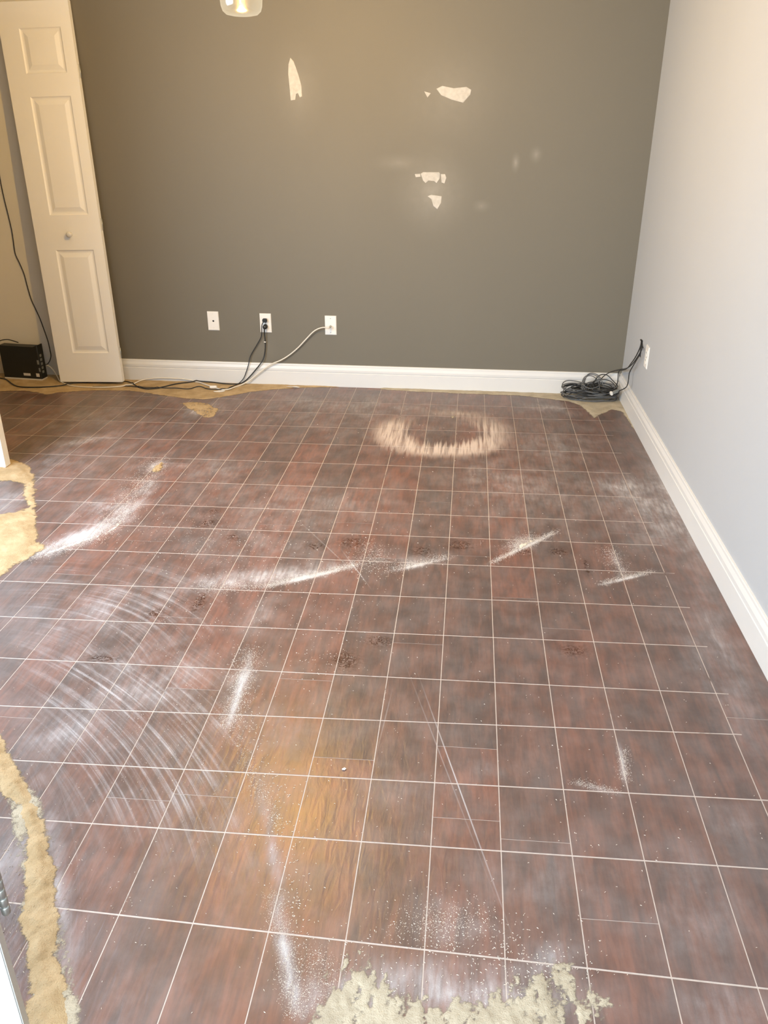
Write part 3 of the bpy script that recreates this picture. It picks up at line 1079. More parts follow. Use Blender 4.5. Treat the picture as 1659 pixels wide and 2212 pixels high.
spackle([(183, 105), (200, 125), (215, 165), (228, 205), (240, 250), (243, 305), (232, 310), (222, 288), (212, 292), (208, 322), (185, 325), (178, 250), (172, 190), (173, 140)])
spackle([(930, 265), (960, 250), (1020, 262), (1085, 255), (1110, 270), (1105, 295), (1068, 337), (1010, 322), (955, 298)])
spackle([(868, 278), (902, 288), (885, 310)])
spackle([(850, 700), (862, 692), (945, 692), (950, 700), (948, 725), (932, 748), (920, 738), (890, 735), (875, 748), (862, 735), (855, 715)])
spackle([(953, 702), (975, 702), (982, 720), (972, 750), (957, 745)])
spackle([(820, 702), (848, 700), (850, 715), (825, 718)])
spackle([(885, 815), (905, 808), (958, 815), (955, 850), (935, 882), (915, 865), (905, 830)])


# ------------------------------------------------------------------ moulded bifold door panels
def panel_grid(bm, w, h, t, rects):
    """front at y=0 (faces -y), rects = recessed raised-panel outlines (x0,x1,z0,z1)"""
    xs = sorted({0, w} | {v for r in rects for v in r[:2]})
    zs = sorted({0, h} | {v for r in rects for v in r[2:]})

    def quad(a, b, c, d):
        bm.faces.new([bm.verts.new(p) for p in (a, b, c, d)])
    for i in range(len(xs) - 1):
        for j in range(len(zs) - 1):
            xa, xb, za, zb = xs[i], xs[i + 1], zs[j], zs[j + 1]
            if any(r[0] <= xa and xb <= r[1] and r[2] <= za and zb <= r[3] for r in rects):
                continue
            quad((xa, 0, za), (xb, 0, za), (xb, 0, zb), (xa, 0, zb))
    quad((0, t, 0), (0, t, h), (w, t, h), (w, t, 0))
    quad((0, 0, 0), (0, 0, h), (0, t, h), (0, t, 0))
    quad((w, 0, 0), (w, t, 0), (w, t, h), (w, 0, h))
    quad((0, 0, h), (w, 0, h), (w, t, h), (0, t, h))
    quad((0, 0, 0), (0, t, 0), (w, t, 0), (w, 0, 0))


def raised_panel(r):
    x0, x1, z0, z1 = r
    steps = [(0, 0), (0.006, 0.0055), (0.012, 0.007), (0.018, 0.007), (0.040, 0.0005), (0.043, 0.0)]
    verts, faces = [], []
    for ins, dep in steps:
        verts += [(x0 + ins, dep, z0 + ins), (x1 - ins, dep, z0 + ins), (x1 - ins, dep, z1 - ins), (x0 + ins, dep, z1 - ins)]
    for s in range(len(steps) - 1):
        for k in range(4):
            k2 = (k + 1) % 4
            faces.append((4 * s + k, 4 * s + k2, 4 * s + 4 + k2, 4 * s + 4 + k))
    b = 4 * (len(steps) - 1)
    faces.append((b, b + 1, b + 2, b + 3))
    return verts, faces


def bifold(name, label, base, xdir, updir, w, h, t, rects, knob, hinge_z, knob_on=True):
    root = empty(name)
    xd = Vector(xdir).normalized()
    up = Vector(updir).normalized()
    yd = up.cross(xd).normalized()
    up = xd.cross(yd).normalized()
    root.matrix_world = Matrix([[xd[i], yd[i], up[i], base[i]] for i in range(3)] + [[0, 0, 0, 1]])
    bm = bmesh.new()
    panel_grid(bm, w, h, t, rects)
    bmesh.ops.remove_doubles(bm, verts=bm.verts, dist=1e-6)
    # ease the long outer edges
    es = [e for e in bm.edges if len(e.link_faces) == 2 and abs(e.calc_face_angle(0)) > 1.0 and abs(e.verts[0].co.z - e.verts[1].co.z) < 2.5]
    bmesh.ops.bevel(bm, geom=es, offset=0.0025, segments=2, affect='EDGES')
    from_bm('door_slab', bm, MAT['door'], root)
    for r in rects:
        v, f = raised_panel(r)
        obj('raised_panel', v, f, MAT['door'], root)
    if knob_on:
        prof = [(0.0, 0.0), (0.011, 0.0), (0.010, 0.006), (0.0075, 0.010), (0.009, 0.015), (0.0145, 0.021), (0.0165, 0.027), (0.0150, 0.033), (0.009, 0.037), (0.0, 0.038)]
        mt = Matrix.Translation((knob[0], 0.001, knob[1])) @ Matrix.Rotation(math.pi / 2, 4, 'X')
        lathe('knob', prof, MAT['trim'], root, 20, mt)
    for z in hinge_z:
        box('hinge_leaf', (w - 0.0002, 0.008, z - 0.035), (w + 0.0016, 0.026, z + 0.035), MAT['trim'], root)
        lathe('hinge_barrel', [(0.0028, -0.030), (0.0028, 0.030)], MAT['metal'], root, 8, Matrix.Translation((w + 0.003, 0.027, z)))
    tag(root, label, 'door', 'loose bifold door panels')
    return root


zb = 0.024
bl_ = on_z(132, 828, zb)
br_ = on_z(265, 828.7, zb)
Y0 = YB - 0.135
bl_ = on_y(132, 828, Y0)
br_ = on_y(265, 828.7, Y0)
zb = max(0.012, (bl_[2] + br_[2]) / 2)
YT = YB - 0.040
tr_ = on_y(147, 4, YT)
tl_ = on_y(-13, 4, YT)
base = np.array([bl_[0], Y0, zb])
xdir = np.array([1.0, 0, 0])
mid_t, mid_b = (tr_ + tl_) / 2, (bl_ + br_) / 2
updir = mid_t - np.array([mid_b[0], Y0, zb])
wdoor = ((br_[0] - bl_[0]) + (tr_[0] - tl_[0])) / 2
base[0] = mid_b[0] - wdoor / 2
hdoor = float(np.linalg.norm(updir))
upn = updir / hdoor
xdn = xdir - upn * np.dot(xdir, upn)
xdn /= np.linalg.norm(xdn)
ndoor = np.cross(upn, xdn)


def door_uv(x, y):
    p = on_plane(x, y, base, ndoor) - base
    return float(np.dot(p, xdn)), float(np.dot(p, upn))


rects = []
for quad_px in (((37.6, 59), (132, 59), (146, 159), (56, 158)), ((66, 208), (154, 208), (189, 464), (106.5, 465)), ((120, 540), (203, 540), (233, 762), (160, 763))):
    q = [door_uv(*p) for p in quad_px]
    rects.append(((q[0][0] + q[3][0]) / 2, (q[1][0] + q[2][0]) / 2, (q[2][1] + q[3][1]) / 2, (q[0][1] + q[1][1]) / 2))
x0m = sum(r[0] for r in rects) / 3
x1m = sum(r[1] for r in rects) / 3
rects = [(x0m, x1m, r[2], r[3]) for r in rects]
kn = door_uv(153, 506)
bifold('bifold_door', 'white three-panel bifold door leaning against the grey wall, with a round knob', base, xdn, upn, wdoor, hdoor, 0.034, rects, kn, (0.18, 0.93, 1.72))

# a second panel of the same set stands in the opening on the left
e_front = on_z(13, 1010, 0.012)
e_back = on_z(22, 998, 0.012)
bifold('bifold_door', 'white bifold door panel standing upright in the sawdust, showing its lower corner', (e_front[0] - wdoor, e_front[1], 0.012), (1, 0.0, 0), (0, 0, 1), wdoor, 1.98, 0.045,
       rects, kn, (), False)

# ------------------------------------------------------------------ hinged door beside the photographer
door1 = structure(empty('door_1'))
eb = on_z(3, 1998, 1.95 * U)
ex, ey = float(eb[0]), float(eb[1])
ang = math.radians(205)
mt = Matrix.Translation((ex, ey, 0)) @ Matrix.Rotation(ang, 4, 'Z')
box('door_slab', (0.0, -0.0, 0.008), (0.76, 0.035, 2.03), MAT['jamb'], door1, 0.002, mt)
hg = empty('hinge')
hg.parent = door1
zc = 0.375
hinge_c = Vector((ex + 0.010, ey + 0.006, 0))
for a, b_ in ((-0.045, -0.029), (-0.027, -0.010), (-0.008, 0.009), (0.011, 0.028), (0.030, 0.045)):
    lathe('knuckle', [(0.0062, a), (0.0070, a + 0.002), (0.0070, b_ - 0.002), (0.0062, b_)], MAT['metal'], hg, 14, Matrix.Translation(hinge_c + Vector((0, 0, zc))))
box('leaf', (0.0, -0.0022, zc - 0.045), (0.032, -0.0002, zc + 0.045), MAT['metal'], hg, 0, mt)
for zz in (0.20, 0.17):
    lathe('screw_head', [(0.0, 0.0014), (0.003, 0.0012), (0.0042, 0.0)], MAT['socket'], door1, 12,
          mt @ Matrix.Translation((0.036, -0.0002, zz)) @ Matrix.Rotation(math.pi / 2, 4, 'X'))


# ------------------------------------------------------------------ wall plates
def plate(name, label, cx_px, cy_px, kind, wall='back'):
    if wall == 'back':
        c = on_y(cx_px, cy_px)
        loc, rz = (c[0], YB, c[2]), 0.0
    else:
        c = on_x(cx_px, cy_px)
        loc, rz = (XR, c[1], c[2]), -math.pi / 2
    root = empty(name, loc)
    root.rotation_euler = (0, 0, rz)
    w, h = 0.070, 0.1145
    bm = bmesh.new()
    add_box(bm, (-w / 2, -0.0055, -h / 2), (w / 2, 0.0, h / 2))
    es = [e for e in bm.edges if all(v.co.y < -0.005 for v in e.verts)]
    bmesh.ops.bevel(bm, geom=es, offset=0.003, segments=2, affect='EDGES')
    from_bm('plate', bm, MAT['plastic'], root)

    def disc(nm, x, z, r, d, mat, y=-0.0055):
        lathe(nm, [(0.0, d), (r * 0.85, d), (r, d * 0.4), (r, 0)], mat, root, 14, Matrix.Translation((x, y + 0.0002, z)) @ Matrix.Rotation(math.pi / 2, 4, 'X'))
    if kind == 'duplex':
        disc('screw', 0, 0, 0.0032, 0.0012, MAT['metal'])
        for s in (-1, 1):
            sock = box('socket_face', (-0.0168, -0.0075, s * 0.0195 - 0.0145), (0.0168, -0.005, s * 0.0195 + 0.0145), MAT['plastic'], root, 0.003)
            for sx in (-1, 1):
                box('slot', (sx * 0.0064 - 0.0011, -0.0079, s * 0.0195 - 0.001), (sx * 0.0064 + 0.0011, -0.0074, s * 0.0195 + 0.0075), MAT['socket'], sock)
    elif kind == 'coax_hole':
        disc('jack_hole', 0.001, 0, 0.0058, 0.0010, MAT['socket'])
        disc('screw', 0, 0.042, 0.0030, 0.0009, MAT['plastic'])
        disc('screw', 0, -0.042, 0.0030, 0.0009, MAT['plastic'])
    else:
        disc('coax_jack', 0.0, -0.004, 0.0056, 0.012, MAT['metal'])
        disc('screw', 0, 0.042, 0.0030, 0.0009, MAT['metal'])
        disc('screw', 0, -0.042, 0.0030, 0.0009, MAT['metal'])
    tag(root, label, 'wall plate' if kind != 'duplex' else 'outlet')
    return root


p1 = plate('wall_plate', 'white wall plate with a single empty jack hole on the grey wall', 461, 693, 'coax_hole')
p2 = plate('electrical_outlet', 'white outlet on the grey wall with two black plugs in it', 574, 697.5, 'duplex')
p3 = plate('cable_wall_plate', 'white wall plate on the grey wall with a white cable screwed in', 714.5, 702.5, 'coax')
p4 = plate('electrical_outlet', 'white outlet on the pale right wall beside the dangling cables', 1398, 771, 'duplex', 'right')

# ------------------------------------------------------------------ cords
YC = YB - 0.020        # just in front of the baseboard


def wl(x, y, off=0.012):
    return on_y(x, y, YB - off)


def fl(x, y, z=0.009):
    return on_z(x, y, z)


# Cables are laid out first and settled together before they are meshed, so that they lie on, over and beside
# each other, the floor, the walls, the baseboards and the door without passing through.
CABLES = []
BLOBS = []          # rigid round obstacles: (points, radius)


def lay_cable(pts, r, mat, root, seg=7, pin0=0.0, pin1=0.0, pull=0.0, n=8):
    q = np.array(catmull(pts, n))
    L = np.r_[0, np.cumsum(np.linalg.norm(np.diff(q, axis=0), axis=1))]
    m = max(4, int(L[-1] / 0.004))
    t = np.linspace(0, L[-1], m + 1)
    P = np.c_[[np.interp(t, L, q[:, k]) for k in range(3)]].T
    free = ((t >= pin0) & (t <= L[-1] - pin1)).astype(float)
    CABLES.append(dict(P=P, r=r, mat=mat, root=root, seg=seg, free=free, pull=pull))


def settle(door_frame, iters=260):
    P = np.concatenate([c['P'] for c in CABLES] + [np.array(b[0]) for b in BLOBS])
    Rr = np.concatenate([np.full(len(c['P']), c['r']) for c in CABLES] + [np.full(len(b[0]), b[1]) for b in BLOBS])
    Fr = np.concatenate([c['free'] for c in CABLES] + [np.zeros(len(b[0])) for b in BLOBS])
    Pu = np.concatenate([np.full(len(c['P']), c['pull']) for c in CABLES] + [np.zeros(len(b[0])) for b in BLOBS])
    ids = np.concatenate([np.full(len(c['P']), i) for i, c in enumerate(CABLES)] + [np.full(len(b[0]), 1000 + i) for i, b in enumerate(BLOBS)])
    own = [b[2] for b in BLOBS]
    home = P.copy()
    starts = np.cumsum([0] + [len(c['P']) for c in CABLES])
    d0, dx, dy, dz, dw, dh, dt = door_frame

    def confine():
        r = Rr
        low = P[:, 2] < hb + r
        P[:, 2] = np.where(Fr > 0, np.maximum(P[:, 2], r + 0.0030), P[:, 2])
        ymax = np.where(P[:, 0] > XG - 0.012, np.where(low, YB - 0.0158 - r, YB - r - 0.0006), YA - r - 0.0006)
        P[:, 1] = np.where(Fr > 0, np.minimum(P[:, 1], ymax), P[:, 1])
        xmax = np.where(low, XR - 0.0158 - r, XR - r - 0.0006)
        P[:, 0] = np.where(Fr > 0, np.minimum(P[:, 0], xmax), P[:, 0])
        # the leaning door: out through its nearest face
        q = P - d0
        u, v, w = q @ dx, q @ dy, q @ dz
        g = r + 0.0004
        depth = np.stack([u + g, dw + g - u, v + g, dt + g - v, w + g])
        ins = (depth.min(0) > 0) & (Fr > 0)
        k = depth[:, ins].argmin(0)
        ax = np.stack([-dx, dx, -dy, dy, -dz])[k]
        P[ins] += ax * depth[:, ins].min(0)[:, None]

    ii = jj = None
    for it in range(iters):
        if it % 8 == 0:
            # neighbour pairs from a coarse grid
            cs = 0.022
            key = np.floor(P / cs).astype(np.int64)
            code = (key[:, 0] * 4001 + key[:, 1]) * 4001 + key[:, 2]
            order = np.argsort(code, kind='stable')
            sc = code[order]
            A, B = [], []
            for ox in (-1, 0, 1):
                for oy in (-1, 0, 1):
                    for oz in (-1, 0, 1):
                        c2 = code + (ox * 4001 + oy) * 4001 + oz
                        lo_, hi_ = np.searchsorted(sc, c2, 'left'), np.searchsorted(sc, c2, 'right')
                        cnt = hi_ - lo_
                        a_ = np.repeat(np.arange(len(P)), cnt)
                        off = np.arange(cnt.sum()) - np.repeat(np.cumsum(cnt) - cnt, cnt)
                        b_ = order[np.repeat(lo_, cnt) + off]
                        sel = a_ < b_
                        A.append(a_[sel])
                        B.append(b_[sel])
            ii, jj = np.concatenate(A), np.concatenate(B)
            same = ids[ii] == ids[jj]
            ok = ~same | (jj - ii > 9)
            ok &= (Fr[ii] + Fr[jj]) > 0
            for k, o_ in enumerate(own):
                ok &= ~((ids[jj] == 1000 + k) & (ids[ii] == o_))
            ii, jj = ii[ok], jj[ok]
        last = it > iters - 60
        need = np.sqrt((Rr[ii] + Rr[jj] + 0.0005) ** 2 + 0.0000085)
        d = P[ii] - P[jj]
        dist = np.linalg.norm(d, axis=1)
        hit = dist < need
        if hit.any():
            a_, b_ = ii[hit], jj[hit]
            n_ = d[hit] / np.maximum(dist[hit], 1e-6)[:, None]
            n_[:, 2] += np.where(dist[hit] < 0.002, 0.6, 0.0)
            n_ /= np.linalg.norm(n_, axis=1)[:, None]
            pen = (need[hit] - dist[hit])[:, None]
            wa_, wb2 = Fr[a_][:, None], Fr[b_][:, None]
            tot = wa_ + wb2
            mv = np.zeros_like(P)
            num = np.zeros(len(P))
            np.add.at(mv, a_, n_ * pen * wa_ / tot)
            np.add.at(mv, b_, -n_ * pen * wb2 / tot)
            np.add.at(num, a_, 1)
            np.add.at(num, b_, 1)
            mv /= np.maximum(num, 1)[:, None] ** 0.5
            if not last:
                # a cable is stiff: spread each push along its length
                for c0, c1 in zip(starts[:-1], starts[1:]):
                    seg_ = mv[c0:c1]
                    for _ in range(3):
                        pad = np.vstack([seg_[:1], seg_, seg_[-1:]])
                        seg_ = 0.5 * seg_ + 0.25 * (pad[:-2] + pad[2:])
                    mv[c0:c1] = seg_ * 1.5
            P[:] = P + mv * (Fr > 0)[:, None]
        if not last:
            P[:] = P + (home - P) * (Pu * Fr)[:, None]
            for c0, c1 in zip(starts[:-1], starts[1:]):
                lap = 0.5 * (P[c0:c1 - 2] + P[c0 + 2:c1]) - P[c0 + 1:c1 - 1]
                P[c0 + 1:c1 - 1] += 0.25 * lap * Fr[c0 + 1:c1 - 1][:, None]
        confine()
    for c, c0, c1 in zip(CABLES, starts[:-1], starts[1:]):
        tube('cable', list(P[c0:c1]), c['r'], c['mat'], c['root'], c['seg'], 1, False)


def plug(root, c, w, h, d, mat, nm='plug'):
    bm = bmesh.new()
    add_box(bm, (c[0] - w / 2, c[1] - d, c[2] - h / 2), (c[0] + w / 2, c[1], c[2] + h / 2), 0.004)
    from_bm(nm, bm, mat, root)


c2 = on_y(574, 697.5)
# first plug: upper socket, cord droops to the floor
r1 = empty('black_cable')
pc = np.array([c2[0], YB - 0.0082, c2[2] + 0.0195])
plug(r1, pc, 0.027, 0.022, 0.026, MAT['black'])
lay_cable([pc + [-0.006, -0.020, -0.008], pc + [-0.013, -0.030, -0.018], wl(565, 706, 0.036), wl(565.5, 716, 0.02), wl(564, 729, 0.015), wl(553, 748, 0.012), wl(540, 771, 0.012), wl(537, 787, 0.024),
               wl(531, 806, 0.027), wl(526, 818, 0.028), fl(515, 829), fl(497, 836.5), fl(488, 841), fl(462, 841), fl(446, 839.5), fl(430, 834), fl(408, 840), fl(380, 838), fl(350, 838),
               fl(300, 836), fl(275, 834, 0.006), fl(230, 835, 0.006), fl(200, 835, 0.006)], 0.0028, MAT['rubber'], r1, 7, 0.014, 0, 0.02)
tag(r1, 'thin black cord from the upper socket, trailing in a loop along the floor', 'cord')
r2 = empty('black_cable')
pc = np.array([c2[0], YB - 0.0082, c2[2] - 0.0195])
lathe('plug', [(0.0, 0.030), (0.009, 0.030), (0.0135, 0.024), (0.0145, 0.004), (0.0145, 0.0)], MAT['black'], r2, 16, Matrix.Translation(pc) @ Matrix.Rotation(math.pi / 2, 4, 'X'))
lay_cable([pc + [-0.002, -0.022, -0.010], wl(571, 716, 0.026), wl(572, 728, 0.016), wl(573, 738, 0.014), wl(573, 752, 0.014), wl(571, 768, 0.014), wl(566, 781, 0.026), wl(552, 799, 0.028),
               wl(540, 813, 0.030), fl(524, 827, 0.008), fl(505, 829.5), fl(480, 828), wl(455, 825, 0.022), wl(428, 823.5, 0.022), fl(404, 826), fl(380, 829), fl(355, 835), fl(322, 840), fl(300, 836), fl(285, 828), fl(272, 824, 0.006),
               fl(240, 826, 0.006), fl(200, 826, 0.006), fl(160, 828, 0.006), fl(142, 831.5), fl(110, 835), fl(70, 836.5), fl(40, 835), fl(26, 829), fl(14, 820), fl(0, 816.5), fl(-25, 815)], 0.0036, MAT['rubber'], r2, 7, 0.012, 0, 0.02)
BLOBS.append(([pc + [0, -d_, 0] for d_ in (0.004, 0.010, 0.016, 0.022, 0.027)], 0.0145, 1))
tie = wl(572.5, 738.5, 0.014)
box('cable_tie', tie + [-0.006, -0.005, -0.0025], tie + [0.006, 0.005, 0.0025], MAT['plastic'], r2)
tag(r2, 'thicker black cord from the lower socket running behind the leaning door', 'cord')
# white coaxial cable
c3 = on_y(714.5, 702.5)
r3 = empty('coaxial_cable')
jc = np.array([c3[0], YB - 0.0182, c3[2] - 0.004])
lathe('connector', [(0.0, 0.022), (0.0045, 0.022), (0.0062, 0.018), (0.0062, 0.0)], MAT['metal'], r3, 10, Matrix.Translation(jc) @ Matrix.Rotation(math.pi / 2, 4, 'X'))
lay_cable([jc + [0, -0.018, 0], jc + [-0.010, -0.032, -0.002], wl(699, 707, 0.030), wl(685, 711, 0.022), wl(674, 719, 0.02), wl(660, 734, 0.018), wl(643, 752, 0.016), wl(625, 767, 0.016), wl(605, 779, 0.022), wl(585, 787, 0.030), wl(560, 805, 0.034),
               wl(540, 821, 0.036), fl(520, 832), fl(505, 837, 0.010), fl(494, 841), fl(478, 841), fl(461, 836, 0.009), fl(445, 831, 0.010), wl(425, 824, 0.026), wl(395, 818.5, 0.022), wl(350, 816.5, 0.021), wl(330, 817.5, 0.021), wl(308, 820.5, 0.026), fl(290, 828), fl(270, 833.5), fl(240, 836), fl(205, 836.5), fl(172, 835.5, 0.007), fl(150, 832.5, 0.007), fl(138, 828, 0.007), fl(129, 823, 0.010),
               on_z(124, 813, 0.026), on_z(117, 802, 0.052), on_z(108, 792, 0.075), on_z(101, 789, 0.082)], 0.0040, MAT['white_cable'], r3, 7, 0.024, 0.012, 0.02)
cb = fl(461, 836, 0.010)
box('coupler', (-0.022, -0.010, -0.006), (0.022, 0.010, 0.008), MAT['plastic'], r3, 0.003, Matrix.Translation(cb) @ Matrix.Rotation(0.1, 4, 'Z'))
tag(r3, 'white coaxial cable drooping from its wall plate to the black box', 'cable')

# cable that hangs down the pale wall to the black box
r4 = empty('hanging_cable')
YH = YA - 0.006


def wa(x, y, off=0.006):
    return on_y(x, y, YA - off)


tube('cable', [wa(-48, -190), wa(-40, 0), wa(-26, 170), wa(-12, 300), wa(-4, 350), wa(0, 385), wa(8, 425), wa(17, 462), wa(25, 496), wa(29, 522), wa(33, 548), wa(42, 568), wa(52, 592), wa(60, 622), wa(68, 648), wa(78, 670), wa(87, 690), wa(95, 712, 0.01), wa(103, 735, 0.014), wa(108, 756, 0.018), wa(110, 768, 0.02),
               wa(108, 778, 0.03), wa(103, 786, 0.045), wa(97, 788, 0.06)], 0.0030, MAT['rubber'], r4)
tag(r4, 'thin dark cable hanging down the beige wall into the black box', 'cable')

# ------------------------------------------------------------------ black box on the floor
fa, fb_ = on_z(10.5, 817, 0.004), on_z(92, 822, 0.004)
dvec = fb_ - fa
wbx = float(np.linalg.norm(dvec[:2]))
rz = math.atan2(dvec[1], dvec[0])
hbx = 0.222
mbox = empty('network_box', (fa[0], fa[1], 0.0025))
mbox.rotation_euler = (0, 0, rz)
dep = 0.062
bm = bmesh.new()
outl = [(0, 0.010), (wbx, 0.010), (wbx, hbx + 0.004), (wbx - 0.012, hbx), (wbx - 0.030, hbx - 0.010), (0, hbx - 0.006)]
fr = [bm.verts.new((x, 0, z)) for x, z in outl]
bk = [bm.verts.new((x, dep, z)) for x, z in outl]
bm.faces.new(fr)
bm.faces.new(bk[::-1])
for i in range(len(outl)):
    j = (i + 1) % len(outl)
    bm.faces.new([fr[i], fr[j], bk[j], bk[i]])
bmesh.ops.bevel(bm, geom=list(bm.edges), offset=0.0022, segments=1, affect='EDGES')
from_bm('casing', bm, MAT['black'], mbox)
box('base_reflection', (0.002, -0.003, 0.0), (wbx - 0.002, dep, 0.0098), MAT['sticker'], mbox, 0.001)  # white colour stands in for light reflected along the box's foot
box('sticker', (wbx * 0.53, -0.0008, 0.028), (wbx * 0.71, 0.0004, 0.044), MAT['sticker'], mbox)
box('sticker', (wbx * 0.86, -0.0008, 0.024), (wbx * 0.945, 0.0004, 0.046), MAT['sticker'], mbox)
box('foil_label', (wbx * 0.955, -0.0006, 0.058), (wbx * 0.995, 0.0004, 0.082), MAT['foil'], mbox)
box('foil_label', (wbx * 0.94, -0.0006, 0.105), (wbx * 0.99, 0.0004, 0.132), MAT['foil'], mbox)
for k in range(5):
    box('port', (wbx - 0.0004, 0.014, 0.045 + 0.026 * k), (wbx + 0.0008, 0.034, 0.061 + 0.026 * k), MAT['foil'], mbox)
tag(mbox, 'black upright network box with small white stickers on the floor by the beige wall', 'network box')
r5 = empty('short_cable')
tb = np.array([fa[0], fa[1] + 0.03, hbx])
tube('cable', [tb + [-0.06, 0.035, -0.10], tb + [-0.05, 0.03, -0.02], tb + [-0.02, 0.03, 0.008], tb + [0.03, 0.03, 0.018], tb + [0.07, 0.032, 0.010], tb + [0.10, 0.034, -0.0005]], 0.0032, MAT['rubber'], r5)
tag(r5, 'short black cable arching over the top of the black box', 'cable')


# ------------------------------------------------------------------ cable tangle in the corner
ta, tbp = on_z(1210, 862, 0.01), on_z(1338, 868, 0.01)
tc = (ta + tbp) / 2
tc[1] = YB - 0.105
hl = 0.188
trnd = random.Random(5)


def coil(cx, rx, ry, rz_, loops, zbase, seed, tilt=0.0, pts=9):
    rr = random.Random(seed)
    out = []
    for i in range(loops * pts + 1):
        a = 2 * math.pi * i / pts
        k = 1 + rr.uniform(-0.22, 0.18)
        x = cx + rx * k * math.cos(a)
        y = ry * k * math.sin(a)
        z = zbase + rz_ * (0.5 + 0.5 * math.sin(a * 0.5 + seed)) * rr.uniform(0.4, 1.0) + tilt * max(0, math.sin(a)) + 0.004
        px = min(max(tc[0] + x, ta[0] - 0.03), XR - 0.024)
        py = min(max(tc[1] + y, tc[1] - 0.088), YB - 0.021)
        out.append(np.array([px, py, max(z, 0.0075)]))
    return out


for i, (cx, rx, ry, rz_, loops, zb_, tilt, rad) in enumerate((
        (0.00, 0.165, 0.060, 0.030, 4, 0.004, 0.012, 0.0032), (-0.05, 0.110, 0.055, 0.045, 4, 0.010, 0.030, 0.0030), (0.06, 0.105, 0.060, 0.050, 4, 0.012, 0.035, 0.0030),
        (0.02, 0.150, 0.050, 0.035, 4, 0.022, 0.020, 0.0028), (-0.09, 0.080, 0.055, 0.055, 3, 0.010, 0.035, 0.0028), (0.08, 0.080, 0.060, 0.060, 3, 0.020, 0.045, 0.0028),
        (0.01, 0.060, 0.055, 0.045, 3, 0.030, 0.070, 0.0028))):
    t = empty('tangled_cable', (0, 0, 0))
    lay_cable(coil(cx, rx, ry, rz_, loops, zb_ + 0.004 * i, 40 + i, tilt), rad, MAT['grime'] if i % 2 == 0 else MAT['rubber'], t, 6)
    tag(t, 'dark cable coiled in the tangle in the corner', 'cable', 'cables in the corner tangle')
# cables that leave the wall and drop into the tangle
hole = on_x(1386, 737)
low = on_x(1378, 764)


def wr(x, y, off=0.006):
    return on_x(x, y, XR - off)


for i, (lab, pts) in enumerate((
        ('black cable dropping from the right wall into the corner tangle, nearest the back wall', [wr(1386, 733, -0.004), wr(1385, 743, 0.012), wr(1381, 755, 0.018), wr(1373, 771, 0.022), wr(1364, 784, 0.024), wr(1353, 797, 0.026), np.array([XR - 0.030, YB - 0.060, 0.165]), np.array([XR - 0.028, YB - 0.055, 0.12]), np.array([XR - 0.032, YB - 0.065, 0.075]), tc + [0.13, 0.01, 0.055], tc + [0.06, 0.02, 0.05]]),
        ('black cable from the right wall with a kinked end above the baseboard', [wr(1387, 740, -0.004), wr(1387, 750, 0.010), wr(1383, 764, 0.014), wr(1373, 781, 0.016), wr(1364, 796, 0.020), wr(1359, 806, 0.024), wr(1358, 816, 0.028), wr(1357, 826, 0.030), wr(1351, 838, 0.030), tc + [0.145, -0.03, 0.050], tc + [0.08, -0.03, 0.045]]),
        ('black cable reaching from the right wall across the top of the back baseboard', [wr(1388, 747, -0.004), wr(1386, 756, 0.022), wr(1379, 768, 0.030), wr(1368, 784, 0.038), wr(1355, 795, 0.046), on_y(1337, 799, YB - 0.035), on_y(1318, 804, YB - 0.03), on_y(1304, 812, YB - 0.035), on_y(1296, 822, YB - 0.05), tc + [0.04, 0.02, 0.06]]))):
    t = empty('dangling_cable')
    lay_cable(pts, 0.0030, MAT['rubber'], t, 6, 0.008, 0, 0.01)
    tag(t, lab, 'cable')
t = empty('power_adapter')
am = Matrix.Translation(on_y(1325, 848, tc[1] - 0.065)) @ Matrix.Rotation(0.30, 4, 'Z') @ Matrix.Rotation(-0.30, 4, 'Y')
box('adapter_body', (-0.006, -0.008, -0.009), (0.036, 0.008, 0.009), MAT['foil'], t, 0.003, am)
box('adapter_cap', (-0.020, -0.010, -0.011), (-0.006, 0.010, 0.011), MAT['plastic'], t, 0.003, am)
tag(t, 'grey connector with a bright white end lying in the cable tangle', 'connector')
BLOBS.append(([np.array(am @ Vector((x_, 0, 0))) for x_ in np.arange(-0.018, 0.036, 0.005)], 0.0130, -1))
settle((base, xdn, np.cross(upn, xdn), upn, wdoor, hdoor, 0.034))
# opening the cables come out of
box('cable_opening', (XR - 0.0015, hole[1] - 0.030, low[2]), (XR + 0.0002, hole[1] + 0.006, hole[2] + 0.01), MAT['socket'], bpy.data.objects['wall_right'])

